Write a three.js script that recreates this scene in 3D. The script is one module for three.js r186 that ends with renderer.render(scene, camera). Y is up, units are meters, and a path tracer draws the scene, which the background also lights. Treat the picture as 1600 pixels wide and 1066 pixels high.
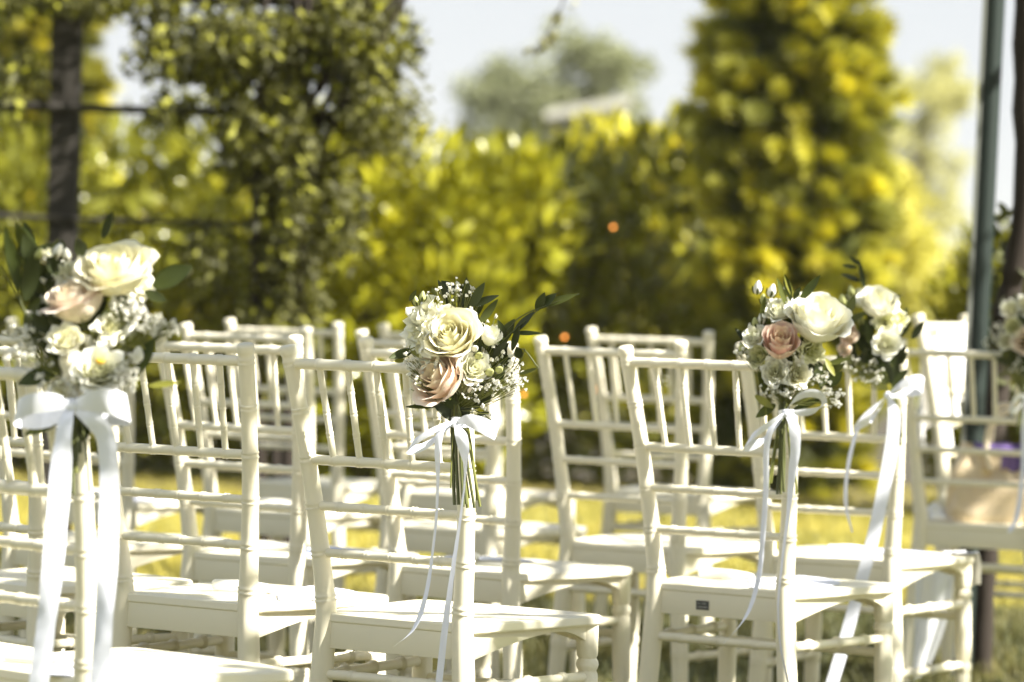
import * as THREE from 'three';
import { mergeGeometries, toCreasedNormals } from 'three/addons/utils/BufferGeometryUtils.js';
import { ImprovedNoise } from 'three/addons/math/ImprovedNoise.js';

// ------------------------------------------------------------------ camera, sky, sun, exposure
const W = 1600, H = 1066, FOCAL = 5841, EYE = 1.0317, PITCH = 0.014167, ROLL = 0.02386;
const scene = new THREE.Scene(), lin0 = (r, g, b) => new THREE.Color().setRGB(r, g, b);
const camera = new THREE.PerspectiveCamera(2 * Math.atan(H / 2 / FOCAL) * 180 / Math.PI, W / H, 0.1, 600);
camera.position.set(0, EYE, 0);
camera.rotation.set(-PITCH, 0, ROLL, 'YXZ');
camera.focus = 6.55;
camera.userData.fStop = 3.7;
camera.updateProjectionMatrix(); camera.updateMatrixWorld(true);

const renderer = new THREE.WebGLRenderer({ antialias: true });
renderer.toneMapping = THREE.LinearToneMapping;
renderer.toneMappingExposure = 3.3;
renderer.shadowMap.enabled = true;

const SUN_EL = 42 * Math.PI / 180, SUN_AZ = 26 * Math.PI / 180;       // from the right, a little on the camera's side
const SUN = new THREE.Vector3(Math.cos(SUN_AZ) * Math.cos(SUN_EL), Math.sin(SUN_EL), Math.sin(SUN_AZ) * Math.cos(SUN_EL));
{
  const w = 64, h = 64, data = new Float32Array(w * h * 4);
  for (let j = 0; j < h; j++) for (let i = 0; i < w; i++) {
    const el = ((j + 0.5) / h - 0.5) * Math.PI, az = (i + 0.5) / w * 2 * Math.PI - Math.PI;
    const d = new THREE.Vector3(Math.cos(el) * Math.cos(az), Math.sin(el), Math.cos(el) * Math.sin(az));
    const t = Math.pow(Math.max(0, Math.sin(el)), 0.55), glow = Math.pow(Math.max(0, d.dot(SUN)), 6) * 0.16;
    const c = [0.284 - 0.135 * t + glow, 0.29 - 0.11 * t + glow, 0.287 - 0.052 * t + glow * 0.9];
    const k = 4 * (j * w + i);
    data[k] = c[0]; data[k + 1] = c[1]; data[k + 2] = c[2]; data[k + 3] = 1;
  }
  const sky = new THREE.DataTexture(data, w, h, THREE.RGBAFormat, THREE.FloatType);
  sky.mapping = THREE.EquirectangularReflectionMapping; sky.magFilter = THREE.LinearFilter; sky.minFilter = THREE.LinearFilter; sky.wrapS = THREE.RepeatWrapping; sky.needsUpdate = true;
  scene.background = sky; scene.environment = sky;
}
const sun = new THREE.DirectionalLight(new THREE.Color(1, 0.955, 0.87), 5);
sun.position.copy(SUN).multiplyScalar(30).add(new THREE.Vector3(0, 0, -9)); sun.target.position.set(0, 0, -9);
sun.castShadow = true; sun.shadow.mapSize.set(4096, 4096);
Object.assign(sun.shadow.camera, { left: -14, right: 14, top: 14, bottom: -14, near: 1, far: 80 });
scene.add(sun, sun.target);
scene.fog = new THREE.FogExp2(lin0(0.95, 0.92, 0.8), 0.0004);

// ------------------------------------------------------------------ helpers
const V = (x, y, z) => new THREE.Vector3(x, y, z);
function rng(seed) { let a = seed >>> 0; return () => { a = (a + 0x6D2B79F5) >>> 0; let t = Math.imul(a ^ (a >>> 15), 1 | a); t = (t + Math.imul(t ^ (t >>> 7), 61 | t)) ^ t; return ((t ^ (t >>> 14)) >>> 0) / 4294967296; }; }
const noise = new ImprovedNoise();
const sm = (a, b, x) => { const t = Math.min(1, Math.max(0, (x - a) / (b - a))); return t * t * (3 - 2 * t); };
const lerp = (a, b, t) => a + (b - a) * t;
const used = new Map();
function numbered(name) { const n = used.get(name) || 0; used.set(name, n + 1); return n ? name + '_' + String(n).padStart(3, '0') : name; }
function at(px, py, depth) {                                            // the point seen at that place of the photograph, so many metres away
  const d = V(px / W * 2 - 1, 1 - py / H * 2, 0.5).unproject(camera).sub(camera.position);
  return camera.position.clone().add(d.multiplyScalar(depth / -d.z));
}
function tag(o, label, category, group, kind) {
  if (label) o.userData.label = label;
  if (category) o.userData.category = category;
  if (group) o.userData.group = group;
  if (kind) o.userData.kind = kind;
  return o;
}
function shadow(o) { o.traverse((m) => { if (m.isMesh) { m.castShadow = true; m.receiveShadow = true; } }); return o; }
function thing(name, pos, label, category, group) { const o = new THREE.Group(); o.name = numbered(name); o.position.copy(pos); scene.add(o); return tag(o, label, category, group); }
function part(parent, name, geo, mat) { const m = new THREE.Mesh(geo, mat); m.name = name; m.castShadow = m.receiveShadow = true; parent.add(m); return m; }
function lin(r, g, b) { return new THREE.Color().setRGB(r, g, b); }
function std(r, g, b, rough = 0.6, o = {}) { return new THREE.MeshStandardMaterial({ color: lin(r, g, b), roughness: rough, side: THREE.DoubleSide, ...o }); }
function phys(r, g, b, rough = 0.6, o = {}) { return new THREE.MeshPhysicalMaterial({ color: lin(r, g, b), roughness: rough, side: THREE.DoubleSide, ...o }); }

function sweep(pts, rad, n = 12, squash = 1, hint = null) {             // a round bar along points, a radius for each; squash flattens it across the hint
  const pos = [], idx = [], m = pts.length;
  let nrm = hint ? hint.clone() : V(0.31, 0.2, 0.93);
  const rings = [];
  for (let i = 0; i < m; i++) {
    const t = pts[Math.min(m - 1, i + 1)].clone().sub(pts[Math.max(0, i - 1)]).normalize();
    nrm = nrm.clone().sub(t.clone().multiplyScalar(nrm.dot(t))).normalize();
    const b = t.clone().cross(nrm);
    const r = typeof rad === 'number' ? rad : rad[i], ring = [];
    for (let k = 0; k < n; k++) {
      const a = k / n * Math.PI * 2, p = pts[i].clone().addScaledVector(nrm, Math.cos(a) * r * squash).addScaledVector(b, Math.sin(a) * r);
      ring.push(pos.length / 3); pos.push(p.x, p.y, p.z);
    }
    rings.push(ring);
  }
  for (let i = 0; i + 1 < m; i++) for (let k = 0; k < n; k++) { const a = rings[i][k], b = rings[i][(k + 1) % n], c = rings[i + 1][k], d = rings[i + 1][(k + 1) % n]; idx.push(a, b, c, b, d, c); }
  for (const [e, flip] of [[0, 1], [m - 1, 0]]) {
    const c = pos.length / 3; pos.push(pts[e].x, pts[e].y, pts[e].z);
    const s = c + 1; for (const v of rings[e]) pos.push(pos[3 * v], pos[3 * v + 1], pos[3 * v + 2]);
    for (let k = 0; k < n; k++) { const a = s + k, b = s + (k + 1) % n; if (flip) idx.push(c, b, a); else idx.push(c, a, b); }
  }
  const g = new THREE.BufferGeometry(); g.setAttribute('position', new THREE.Float32BufferAttribute(pos, 3)); g.setIndex(idx); g.computeVertexNormals(); return g;
}
function curve(points, n) { return new THREE.CatmullRomCurve3(points, false, 'centripetal').getPoints(n); }
function join(list) { return mergeGeometries(list.map((g) => { const q = g.index ? g.toNonIndexed() : g; for (const k of Object.keys(q.attributes)) if (!['position', 'normal', 'color'].includes(k)) q.deleteAttribute(k); return q; })); }
function grid(nu, nv, f, color) {                                      // an open surface from f(u, v)
  const pos = [], col = [], idx = [];
  for (let j = 0; j <= nv; j++) for (let i = 0; i <= nu; i++) { const p = f(i / nu, j / nv); pos.push(p.x, p.y, p.z); if (color) col.push(...color(i / nu, j / nv)); }
  for (let j = 0; j < nv; j++) for (let i = 0; i < nu; i++) { const a = j * (nu + 1) + i, b = a + 1, c = a + nu + 1, d = c + 1; idx.push(a, b, c, b, d, c); }
  const g = new THREE.BufferGeometry(); g.setAttribute('position', new THREE.Float32BufferAttribute(pos, 3)); if (color) g.setAttribute('color', new THREE.Float32BufferAttribute(col, 3));
  g.setIndex(idx); g.computeVertexNormals(); return g;
}
function instances(parent, name, geo, mat, list, kind) {                 // list: [Matrix4, Color]
  const m = new THREE.InstancedMesh(geo, mat, list.length); m.name = name;
  list.forEach(([mx, c], i) => { m.setMatrixAt(i, mx); if (c) m.setColorAt(i, c); });
  m.castShadow = m.receiveShadow = true; if (kind) m.userData.kind = kind; parent.add(m); return m;
}
const _q = new THREE.Quaternion(), _up = V(0, 1, 0);
function pose(p, dir, roll, s) {                                         // +y of the shape along dir, turned by roll
  const q = new THREE.Quaternion().setFromUnitVectors(_up, dir.clone().normalize()); _q.setFromAxisAngle(_up, roll);
  return new THREE.Matrix4().compose(p, q.multiply(_q), typeof s === 'number' ? V(s, s, s) : s);
}
function ball(R) { let x, y, z, l; do { x = R() * 2 - 1; y = R() * 2 - 1; z = R() * 2 - 1; l = x * x + y * y + z * z; } while (l > 1); return V(x, y, z); }

// ------------------------------------------------------------------ ground
function noiseTexture(size, f, srgb = true) {
  const d = new Uint8Array(size * size * 4);
  for (let j = 0; j < size; j++) for (let i = 0; i < size; i++) { const c = f(i / size, j / size), k = 4 * (j * size + i); d[k] = c[0] * 255; d[k + 1] = c[1] * 255; d[k + 2] = c[2] * 255; d[k + 3] = 255; }
  const t = new THREE.DataTexture(d, size, size); t.wrapS = t.wrapT = THREE.RepeatWrapping; t.magFilter = THREE.LinearFilter; t.minFilter = THREE.LinearMipmapLinearFilter; t.generateMipmaps = true;
  if (srgb) t.colorSpace = THREE.SRGBColorSpace; t.needsUpdate = true; return t;
}
{
  const R = rng(5);
  const tex = noiseTexture(512, (u, v) => {
    const a = noise.noise(u * 8, v * 8, 1.3) + 0.5 * noise.noise(u * 32, v * 32, 4.1), b = R();
    const dry = sm(-0.3, 0.7, a + 0.4 * (b - 0.5)), k = 0.75 + 0.4 * b;
    return [lerp(0.27, 0.5, dry) * k, lerp(0.29, 0.46, dry) * k, lerp(0.09, 0.16, dry) * k].map((x) => Math.min(1, x));
  });
  tex.repeat.set(200, 200);
  const g = new THREE.PlaneGeometry(800, 800); g.rotateX(-Math.PI / 2);
  const lawn = new THREE.Mesh(g, new THREE.MeshStandardMaterial({ map: tex, roughness: 0.95 })); lawn.name = 'lawn'; lawn.receiveShadow = true;
  scene.add(tag(lawn, 'dry yellow green lawn under and between the chairs', null, null, 'structure'));
  const bed = new THREE.PlaneGeometry(60, 14, 60, 14); bed.rotateX(-Math.PI / 2);
  { const p = bed.attributes.position; for (let i = 0; i < p.count; i++) { const x = p.getX(i), z = p.getZ(i); p.setY(i, 0.004 + Math.max(0, 0.05 * noise.noise(x * 0.9, z * 0.9, 3))); if (z > 6.9) p.setZ(i, z + 0.25 * noise.noise(x * 0.7, 0, 9)); } bed.computeVertexNormals(); }
  const terrain = new THREE.Mesh(bed, std(0.045, 0.036, 0.02, 0.95)); terrain.name = 'dark_bed'; terrain.position.set(0, 0, -25.3); terrain.receiveShadow = true; scene.add(tag(terrain, 'dark bare soil under the hedge and the conifer', null, null, 'structure'));  // one even dark colour on a slightly bumpy ground surface
  const blade = grid(1, 3, (u, v) => V((u - 0.5) * 0.005 * (1 - v * 0.85), v * 0.05, v * v * 0.02));
  const list = [];
  for (let i = 0; i < 90000; i++) {
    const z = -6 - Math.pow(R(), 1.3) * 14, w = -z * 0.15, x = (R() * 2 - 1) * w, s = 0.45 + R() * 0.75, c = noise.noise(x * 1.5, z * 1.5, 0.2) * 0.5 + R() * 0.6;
    list.push([new THREE.Matrix4().compose(V(x, 0, z), new THREE.Quaternion().setFromEuler(new THREE.Euler((R() - 0.5) * 0.8, R() * 6.28, (R() - 0.5) * 0.8)), V(1.3, s, s)), z < -12.3 ? lin(0.42 + 0.2 * c, 0.37 + 0.13 * c, 0.05 + 0.02 * c) : lin(0.06 + 0.11 * c, 0.07 + 0.07 * c, 0.01 + 0.008 * c)]);  // far blades painted as sunlit lawn, near blades as shaded lawn
  }
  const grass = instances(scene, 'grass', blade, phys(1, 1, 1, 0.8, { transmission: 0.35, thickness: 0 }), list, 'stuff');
  tag(grass, 'short dry grass blades between the chairs, near shade and far sun painted in', 'grass');
}

// ------------------------------------------------------------------ plants of the garden
function leafGeo(L, Wd, fold, bend, n = 4) {                           // a pointed leaf along +y, folded at its midrib and drooping
  return grid(2, n, (u, v) => {
    const w = Wd * Math.pow(Math.sin(Math.PI * Math.min(0.985, 0.04 + v * 0.95)), 0.8) * (1 - 0.25 * v), s = (u - 0.5) * 2;
    return V(s * w * 0.5, v * L * (1 - 0.15 * v * bend * 5), Math.abs(s) * w * fold + bend * L * v * v);
  });
}
const bark = std(0.06, 0.045, 0.03, 0.95), darkBark = std(0.028, 0.02, 0.014, 0.95);
function leafMat(t = 0.5, rough = 0.55) { return phys(1, 1, 1, rough, { transmission: t, thickness: 0, specularIntensity: 0.6 }); }
const LEAF = leafMat(0.45, 0.62), GLOSSY = phys(1, 1, 1, 0.25, { transmission: 0.45, thickness: 0, specularIntensity: 0.8 });
const NEEDLE = leafMat(0.4, 0.75);

// laurel hedge across the middle, with its own rounded masses
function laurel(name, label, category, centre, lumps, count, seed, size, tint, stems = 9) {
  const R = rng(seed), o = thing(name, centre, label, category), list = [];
  const leaf = leafGeo(0.1, 0.045, 0.16, 0.14);
  const total = lumps.reduce((s, l) => s + l[3] * l[4], 0);
  for (const [lx, ly, lz, rx, ry, rz] of lumps) {
    const n = Math.round(count * rx * ry / total);
    for (let i = 0; i < n; i++) {
      const d = ball(R).normalize(), k = 1 - Math.pow(R(), 1.7) * 0.5, bump = 1 + 0.3 * noise.noise(d.x * 2.6 + seed, d.y * 2.6, d.z * 2.6 + lx * 3) + 0.12 * noise.noise(d.x * 7, d.y * 7 + lx, d.z * 7);
      const p = V(lx + d.x * rx * k * bump, ly + d.y * ry * k * bump, lz + d.z * rz * k * bump);
      if (p.y + centre.y < 0.03) continue;
      const dir = d.clone().multiplyScalar(0.8).add(ball(R).multiplyScalar(0.9)).add(V(0, 0.35, 0));
      const pale = R() < 0.09 ? 2.6 : 1, youngAndLit = pale * sm(0.55, 1, R() * 0.6 + 0.4 * k + 0.25 * noise.noise(p.x * 2, p.y * 2, p.z)) * R() * (0.25 + 0.75 * sm(0.2, 1.3, p.y));  // new growth tone; shade toward the foot is put into the colour too
      list.push([pose(p, dir, R() * 6.28, size * (0.6 + R() * 0.7)), lin(lerp(tint[0], tint[0] * 2.2, youngAndLit), lerp(tint[1], tint[1] * 2.05, youngAndLit), lerp(tint[2], tint[2] * 1.8, youngAndLit))]);
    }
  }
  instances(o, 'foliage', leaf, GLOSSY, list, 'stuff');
  for (let i = 0; i < stems; i++) { const l = lumps[i % lumps.length], a = V(l[0] + (R() - 0.5) * l[3], -centre.y, l[2] + (R() - 0.5) * 0.3); part(o, 'stem', sweep(curve([a, a.clone().add(V((R() - 0.5) * 0.2, 0.5, 0)), a.clone().add(V((R() - 0.5) * 0.5, 1.1, 0))], 6), [0.025, 0.023, 0.02, 0.018, 0.014, 0.01, 0.006], 6), bark); }
  return o;
}
{
  const z = -19.6, c = V(0, 0, z);
  const lumps = [];
  for (let i = 0; i < 9; i++) { const x = -4.0 + i * 0.57; lumps.push([x, 0.66 + 0.1 * Math.sin(i * 2.1), 0.1 * Math.sin(i * 5), 0.56, 0.78, 0.6], [x + 0.22, 1.42 - 0.03 * i + 0.12 * Math.sin(i * 1.7 + 1), 0.12 * Math.cos(i * 3), 0.5, 0.56, 0.55]); }
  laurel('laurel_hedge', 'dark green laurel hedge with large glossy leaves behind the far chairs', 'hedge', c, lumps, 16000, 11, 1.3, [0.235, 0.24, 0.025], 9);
  laurel('added_lit_laurel', 'laurel added right of the trellis vine, sunlight put into its yellow green tint', 'shrub', V(-0.42, 0, -18.9), [[-0.35, 0.7, 0, 0.4, 0.75, 0.4], [0.1, 0.62, 0.1, 0.42, 0.7, 0.4], [-0.1, 1.3, 0, 0.5, 0.5, 0.4], [-0.5, 1.45, -0.1, 0.36, 0.42, 0.35], [0.35, 1.35, -0.1, 0.36, 0.4, 0.35]], 4200, 19, 1.3, [0.345, 0.34, 0.02]);  // added for the sunlit half of the hedge, light put into the tint
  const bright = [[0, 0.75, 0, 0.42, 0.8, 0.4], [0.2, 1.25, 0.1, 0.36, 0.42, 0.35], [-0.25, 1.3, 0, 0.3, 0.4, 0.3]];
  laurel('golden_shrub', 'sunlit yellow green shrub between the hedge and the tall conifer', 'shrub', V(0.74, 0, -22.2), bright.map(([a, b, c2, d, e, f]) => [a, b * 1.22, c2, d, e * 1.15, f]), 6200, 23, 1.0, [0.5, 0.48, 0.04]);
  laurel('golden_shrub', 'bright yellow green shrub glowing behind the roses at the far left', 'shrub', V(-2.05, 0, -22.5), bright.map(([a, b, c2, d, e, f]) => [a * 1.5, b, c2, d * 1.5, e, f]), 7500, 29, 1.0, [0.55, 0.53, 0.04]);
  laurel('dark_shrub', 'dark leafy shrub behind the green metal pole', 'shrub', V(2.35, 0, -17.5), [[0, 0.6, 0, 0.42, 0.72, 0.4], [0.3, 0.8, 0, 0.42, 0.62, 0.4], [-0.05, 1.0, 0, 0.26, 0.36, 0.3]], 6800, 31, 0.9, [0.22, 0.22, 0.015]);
}

// columnar conifers: a trunk, and plumes of flat sprays
function conifer(label, pos, h, r0, plumes, seed, tint, taper = 0.7) {
  const R = rng(seed), o = thing('conifer', pos, label, 'conifer'), list = [];
  const spray = join([-0.9, -0.45, 0, 0.45, 0.9].map((a, i) => { const g = grid(1, 2, (u, v) => V((u - 0.5) * 0.016 * (1 - 0.7 * v), v * 0.085, 0.012 * v * v)); g.rotateZ(a * 0.8); g.translate(0, 0.02 * Math.abs(i - 2) * -0.4, 0); return g; }));
  part(o, 'trunk', sweep([V(0, 0, 0), V(0.02, h * 0.4, 0), V(0, h * 0.95, 0)], [0.09, 0.06, 0.012], 8), bark);
  for (let i = 0; i < plumes; i++) {
    const t = Math.pow(R(), 0.85), y = 0.06 + t * (h - 0.2), a = R() * Math.PI * 2, rr = r0 * (1 - Math.pow(t, 1.6) * taper) * (0.8 + 0.4 * noise.noise(a * 1.3, y * 1.2, seed));
    const base = V(Math.cos(a) * rr * 0.45, y - 0.1, Math.sin(a) * rr * 0.45), out = V(Math.cos(a), 0.25 + 0.45 * R(), Math.sin(a)).normalize(), side = out.clone().cross(_up).normalize();
    const len = rr * 0.58 + 0.04 + 0.17 * R(), plumeLit = 0.2 + 1.2 * Math.pow(R(), 1.5);
    for (let k = 0; k < 34; k++) {
      const s = Math.pow(R(), 0.6), p = base.clone().addScaledVector(out, s * len).addScaledVector(side, (R() - 0.5) * 0.12 * (1.1 - s)).add(ball(R).multiplyScalar(0.016));
      p.y -= 0.09 * s * s;
      const dir = out.clone().addScaledVector(side, (R() - 0.5) * 1.5).add(ball(R).multiplyScalar(0.35));
      const y2 = sm(0.45, 1, s) * plumeLit;
      list.push([pose(p, dir, R() * 6.28, 0.75 + R() * 0.6), lin(tint[0] * (0.22 + 1.0 * y2), tint[1] * (0.26 + 0.85 * y2), tint[2] * (0.5 + 0.5 * y2))]);  // lit tips and shaded gaps between plumes are put into the colour
    }
  }
  for (let i = 0; i < plumes * 9; i++) { const y = 0.05 + R() * h * 0.97, a = R() * 6.28, rr = r0 * (1 - Math.pow(y / h, 1.6) * taper) * 0.6 * Math.sqrt(R()); list.push([pose(V(Math.cos(a) * rr, y, Math.sin(a) * rr), ball(R), R() * 6.28, 1.3), lin(tint[0] * 0.2, tint[1] * 0.22, tint[2] * 0.4)]); }  // core sprays painted dark as the shade inside the crown
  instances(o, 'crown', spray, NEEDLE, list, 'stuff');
  return o;
}
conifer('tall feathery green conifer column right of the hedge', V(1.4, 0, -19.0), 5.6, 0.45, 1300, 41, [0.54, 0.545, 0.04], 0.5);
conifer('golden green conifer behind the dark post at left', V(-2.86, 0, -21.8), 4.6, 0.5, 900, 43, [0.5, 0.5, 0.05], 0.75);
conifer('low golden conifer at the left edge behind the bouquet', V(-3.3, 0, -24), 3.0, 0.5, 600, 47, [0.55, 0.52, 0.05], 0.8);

// loose broadleaf trees
function branchTree(name, label, pos, h, crown, count, seed, tint, leafSize, trunkR, spread = 1) {
  const R = rng(seed), o = thing(name, pos, label, 'tree'), limbs = [], list = [];
  limbs.push(sweep(curve([V(0, 0, 0), V(0.05 * h * (R() - 0.5), h * 0.3, 0), V(0.08 * h * (R() - 0.5), h * 0.62, 0)], 8), [1, 0.92, 0.85, 0.78, 0.72, 0.66, 0.6, 0.54, 0.45].map((k) => k * trunkR), 8));
  for (const [cx, cy, cz, rx, ry, rz] of crown) {
    limbs.push(sweep(curve([V(0, h * 0.4, 0), V(cx * 0.4, lerp(h * 0.45, cy, 0.55), cz * 0.4), V(cx, cy, cz)], 8), [0.5, 0.45, 0.4, 0.35, 0.3, 0.24, 0.18, 0.1, 0.05].map((k) => k * trunkR), 6));
    const n = Math.round(count / crown.length);
    const clumps = Array.from({ length: 26 }, () => { const d = ball(R); return V(cx + d.x * rx, cy + d.y * ry, cz + d.z * rz); });
    for (let i = 0; i < n; i++) {
      const c = clumps[Math.floor(R() * clumps.length)], p = c.clone().add(ball(R).multiplyScalar(rx * 0.33 * spread));
      const k = 0.7 + 0.6 * R();
      list.push([pose(p, ball(R).add(V(0, -0.2, 0)), R() * 6.28, leafSize * (0.7 + 0.6 * R())), lin(tint[0] * k, tint[1] * k, tint[2] * k)]);
    }
  }
  part(o, 'trunk', join(limbs), bark);
  instances(o, 'crown', leafGeo(0.1, 0.055, 0.12, 0.1, 2), LEAF, list, 'stuff');
  return o;
}
{
  const p = at(868, 140, 90);
  branchTree('broadleaf_tree', 'pale hazy tree far behind the hedge in the middle', V(p.x, 0, p.z), 7.6, [[0, 5.5, 0, 1.8, 1.8, 1.2], [-1.2, 5.0, 0, 1.3, 1.5, 1], [1.2, 5.9, 0.2, 1.1, 1.5, 1], [0.1, 3.8, 0, 2.2, 1.5, 1.2]], 12500, 61, [0.3, 0.32, 0.15], 2.0, 0.2);  // part of the distance haze is put into the pale leaf tint
  const q = at(1432, 260, 130);
  branchTree('broadleaf_tree', 'tall pale hazy tree between the tall conifer and the green pole', V(q.x, 0, q.z), 10, [[0, 7.4, 0, 1.5, 1.7, 1.5], [0.9, 8.4, 0, 1.0, 1.2, 1.2], [-1.0, 5.4, 0, 1.6, 1.8, 1.5], [0.7, 4.6, 0, 1.5, 1.7, 1.5], [-0.3, 2.6, 0, 1.9, 1.6, 1.5]], 6500, 67, [0.58, 0.56, 0.22], 2.6, 0.3);  // pale tint carries painted haze here as well
  const s = at(1402, 330, 34);
  branchTree('broadleaf_tree', 'small sunlit golden tree right beside the tall conifer', V(s.x, 0, s.z), 2.8, [[0, 1.5, 0, 0.42, 0.6, 0.5], [0.16, 0.9, 0, 0.5, 0.7, 0.5], [-0.3, 1.0, 0, 0.5, 0.8, 0.5], [-0.15, 1.9, 0, 0.3, 0.4, 0.4]], 6500, 71, [0.62, 0.58, 0.1], 1.0, 0.05);
  const u = at(1040, 300, 42);
  branchTree('broadleaf_tree', 'golden tree top showing between hedge and tall conifer', V(u.x, 0, u.z), 2.7, [[0, 1.7, 0, 0.5, 0.6, 0.5], [-0.4, 1.5, 0, 0.5, 0.6, 0.5], [0.3, 1.2, 0, 0.5, 0.8, 0.5]], 4200, 73, [0.6, 0.57, 0.08], 1.1, 0.05);
}

// far house whose pale roof edge shows over the hedge
{
  const o = thing('house', V(1.55, 0, -84), 'far pale house with a sloping light roof over the hedge', 'house');
  const wall = new THREE.BoxGeometry(1.6, 4.5, 5); wall.translate(0, 2.25, 0); part(o, 'wall', wall, std(0.2, 0.19, 0.13, 0.9));
  const rs = new THREE.Shape([new THREE.Vector2(-0.95, 0), new THREE.Vector2(0.95, 0.36), new THREE.Vector2(0.95, 0.56), new THREE.Vector2(-0.95, 0.2)]);
  const roof = new THREE.ExtrudeGeometry(rs, { depth: 5.6, bevelEnabled: false }); roof.translate(0, 4.72, -2.8); part(o, 'roof', roof, std(0.42, 0.41, 0.36, 0.8));
  const win = new THREE.BoxGeometry(0.9, 1.1, 0.06); win.translate(0, 1.7, 2.52); part(o, 'window', win, std(0.1, 0.11, 0.12, 0.2));
}

// ------------------------------------------------------------------ vine arbour, its green pole and trunk at the right, unseen roof shaped for shade
const greenPaint = std(0.006, 0.015, 0.011, 0.55), poleLitEdge = std(0.16, 0.17, 0.15, 0.5);
const ROOF = 2.75;
{
  const o = thing('garden_arbour', V(1.25, 0, -10.2), 'green metal pole of the arbour, its lit edge painted as a grey strip, right edge', 'arbour');
  const bar = (a, b, r) => sweep([a, b], r, 10);
  part(o, 'post', bar(V(0, 0, 0), V(0.066, ROOF, 0), 0.028), greenPaint);
  const strip = new THREE.BoxGeometry(0.01, ROOF, 0.02); strip.translate(0, ROOF / 2, 0); strip.rotateZ(-0.024); strip.translate(-0.029, 0, 0.012); part(o, 'strip', strip, poleLitEdge);  // lit edge of the metal painted as a grey bar
  for (const [x, z] of [[2.25, 0], [2.25, 6.8], [0.066, 6.8]]) part(o, 'post', bar(V(x, 0, z), V(x, ROOF, z), 0.028), greenPaint);  // unseen posts, like the beams below, added to carry the shading roof
  for (const z of [-0.9, 0, 2.3, 4.6, 6.8]) part(o, 'crossbeam', bar(V(-1.6, ROOF, z), V(2.4, ROOF, z), 0.018), greenPaint);
  for (const x of [-1.5, 0.066, 1.2, 2.25]) part(o, 'beam', bar(V(x, ROOF + 0.034, -1.1), V(x, ROOF + 0.034, 7.0), 0.018), greenPaint);
}
const T = 1 / Math.tan(SUN_EL), SX = Math.cos(SUN_AZ) * T, SZ = Math.sin(SUN_AZ) * T;
const onRoof = (x, h, z) => [x + (ROOF - h) * SX, z + (ROOF - h) * SZ];
{
  const R = rng(97), o = thing('climbing_vine', V(1.325, 0, -10.3), 'leafy vine with a rough dark trunk climbing beside the green pole, its unseen leaf roof shaped for shade', 'vine');
  part(o, 'trunk', sweep(curve([V(-0.01, 0, 0), V(0.0, 0.5, 0.02), V(0.03, 0.95, 0), V(0.08, 1.3, 0.02), V(0.075, 1.7, 0), V(0.1, 2.2, 0), V(0.3, ROOF, 0.2)], 28), Array.from({ length: 29 }, (_, i) => 0.03 + i * 0.0005 + 0.004 * Math.sin(i * 2.7)), 9), darkBark);
  const limbs = [];
  for (let i = 0; i < 9; i++) { const a = R() * 1.4 + 0.6; limbs.push(sweep(curve([V(0.3, ROOF, 0.2), V(0.3 + Math.cos(a) * 1.2, ROOF + 0.07, 0.2 + Math.sin(a) * 1.6), V(0.2 + (R() - 0.4) * 4, ROOF + 0.08, 1.5 + R() * 6)], 10), Array.from({ length: 11 }, (_, k) => 0.02 - 0.0016 * k), 6)); }
  part(o, 'limbs', join(limbs), darkBark);
  // where the photograph shows sun on the chairs the roof is thin, where it shows shade it is dense
  const open = LIT().map(([x, h, z, r]) => [...onRoof(x, h, z), r + 0.07]), dense = SHADED().map(([x, h, z, r]) => [...onRoof(x, h, z), r]);
  const list = [];
  for (let i = 0; i < 26000; i++) {
    const x = -1.7 + R() * 5.4, z = -11.6 + R() * 8.8, n = noise.noise(x * 2.2, z * 2.2, 3.3) + 0.5 * noise.noise(x * 5.5, z * 5.5, 7.7);
    let d = sm(-0.3, 0.25, n) * 0.6;
    for (const [a, b, r] of dense) { const q = Math.hypot(x - a, z - b) / r; if (q < 1.15) d = Math.max(d, 1 - sm(0.8, 1.15, q)); }
    for (const [a, b, r] of open) { const q = Math.hypot(x - a, z - b) / r * (1 + 0.25 * n); if (q < 1.1) d *= 0.08 + 0.92 * sm(0.8, 1.1, q); }
    if (R() > d) continue;
    const k = 0.7 + 0.7 * R();
    list.push([pose(V(x - 1.325, ROOF + 0.05 + (R() - 0.4) * 0.22, z + 10.3), V(R() - 0.5, (R() - 0.7) * 0.5, R() - 0.5), R() * 6.28, 0.75 + 0.6 * R()), lin(0.085 * k, 0.09 * k, 0.014)]);
  }
  // a few leaves on the trunk and a twig that hangs into view
  for (let i = 0; i < 60; i++) list.push([pose(V(0.06 + (R() - 0.5) * 0.14, 0.75 + R() * 0.55, (R() - 0.5) * 0.1), ball(R), R() * 6.28, 0.4 + 0.3 * R()), lin(0.09, 0.1, 0.02)]);
  instances(o, 'leaves', leafGeo(0.1, 0.085, 0.1, 0.12, 3), LEAF, list, 'stuff');
}
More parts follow.
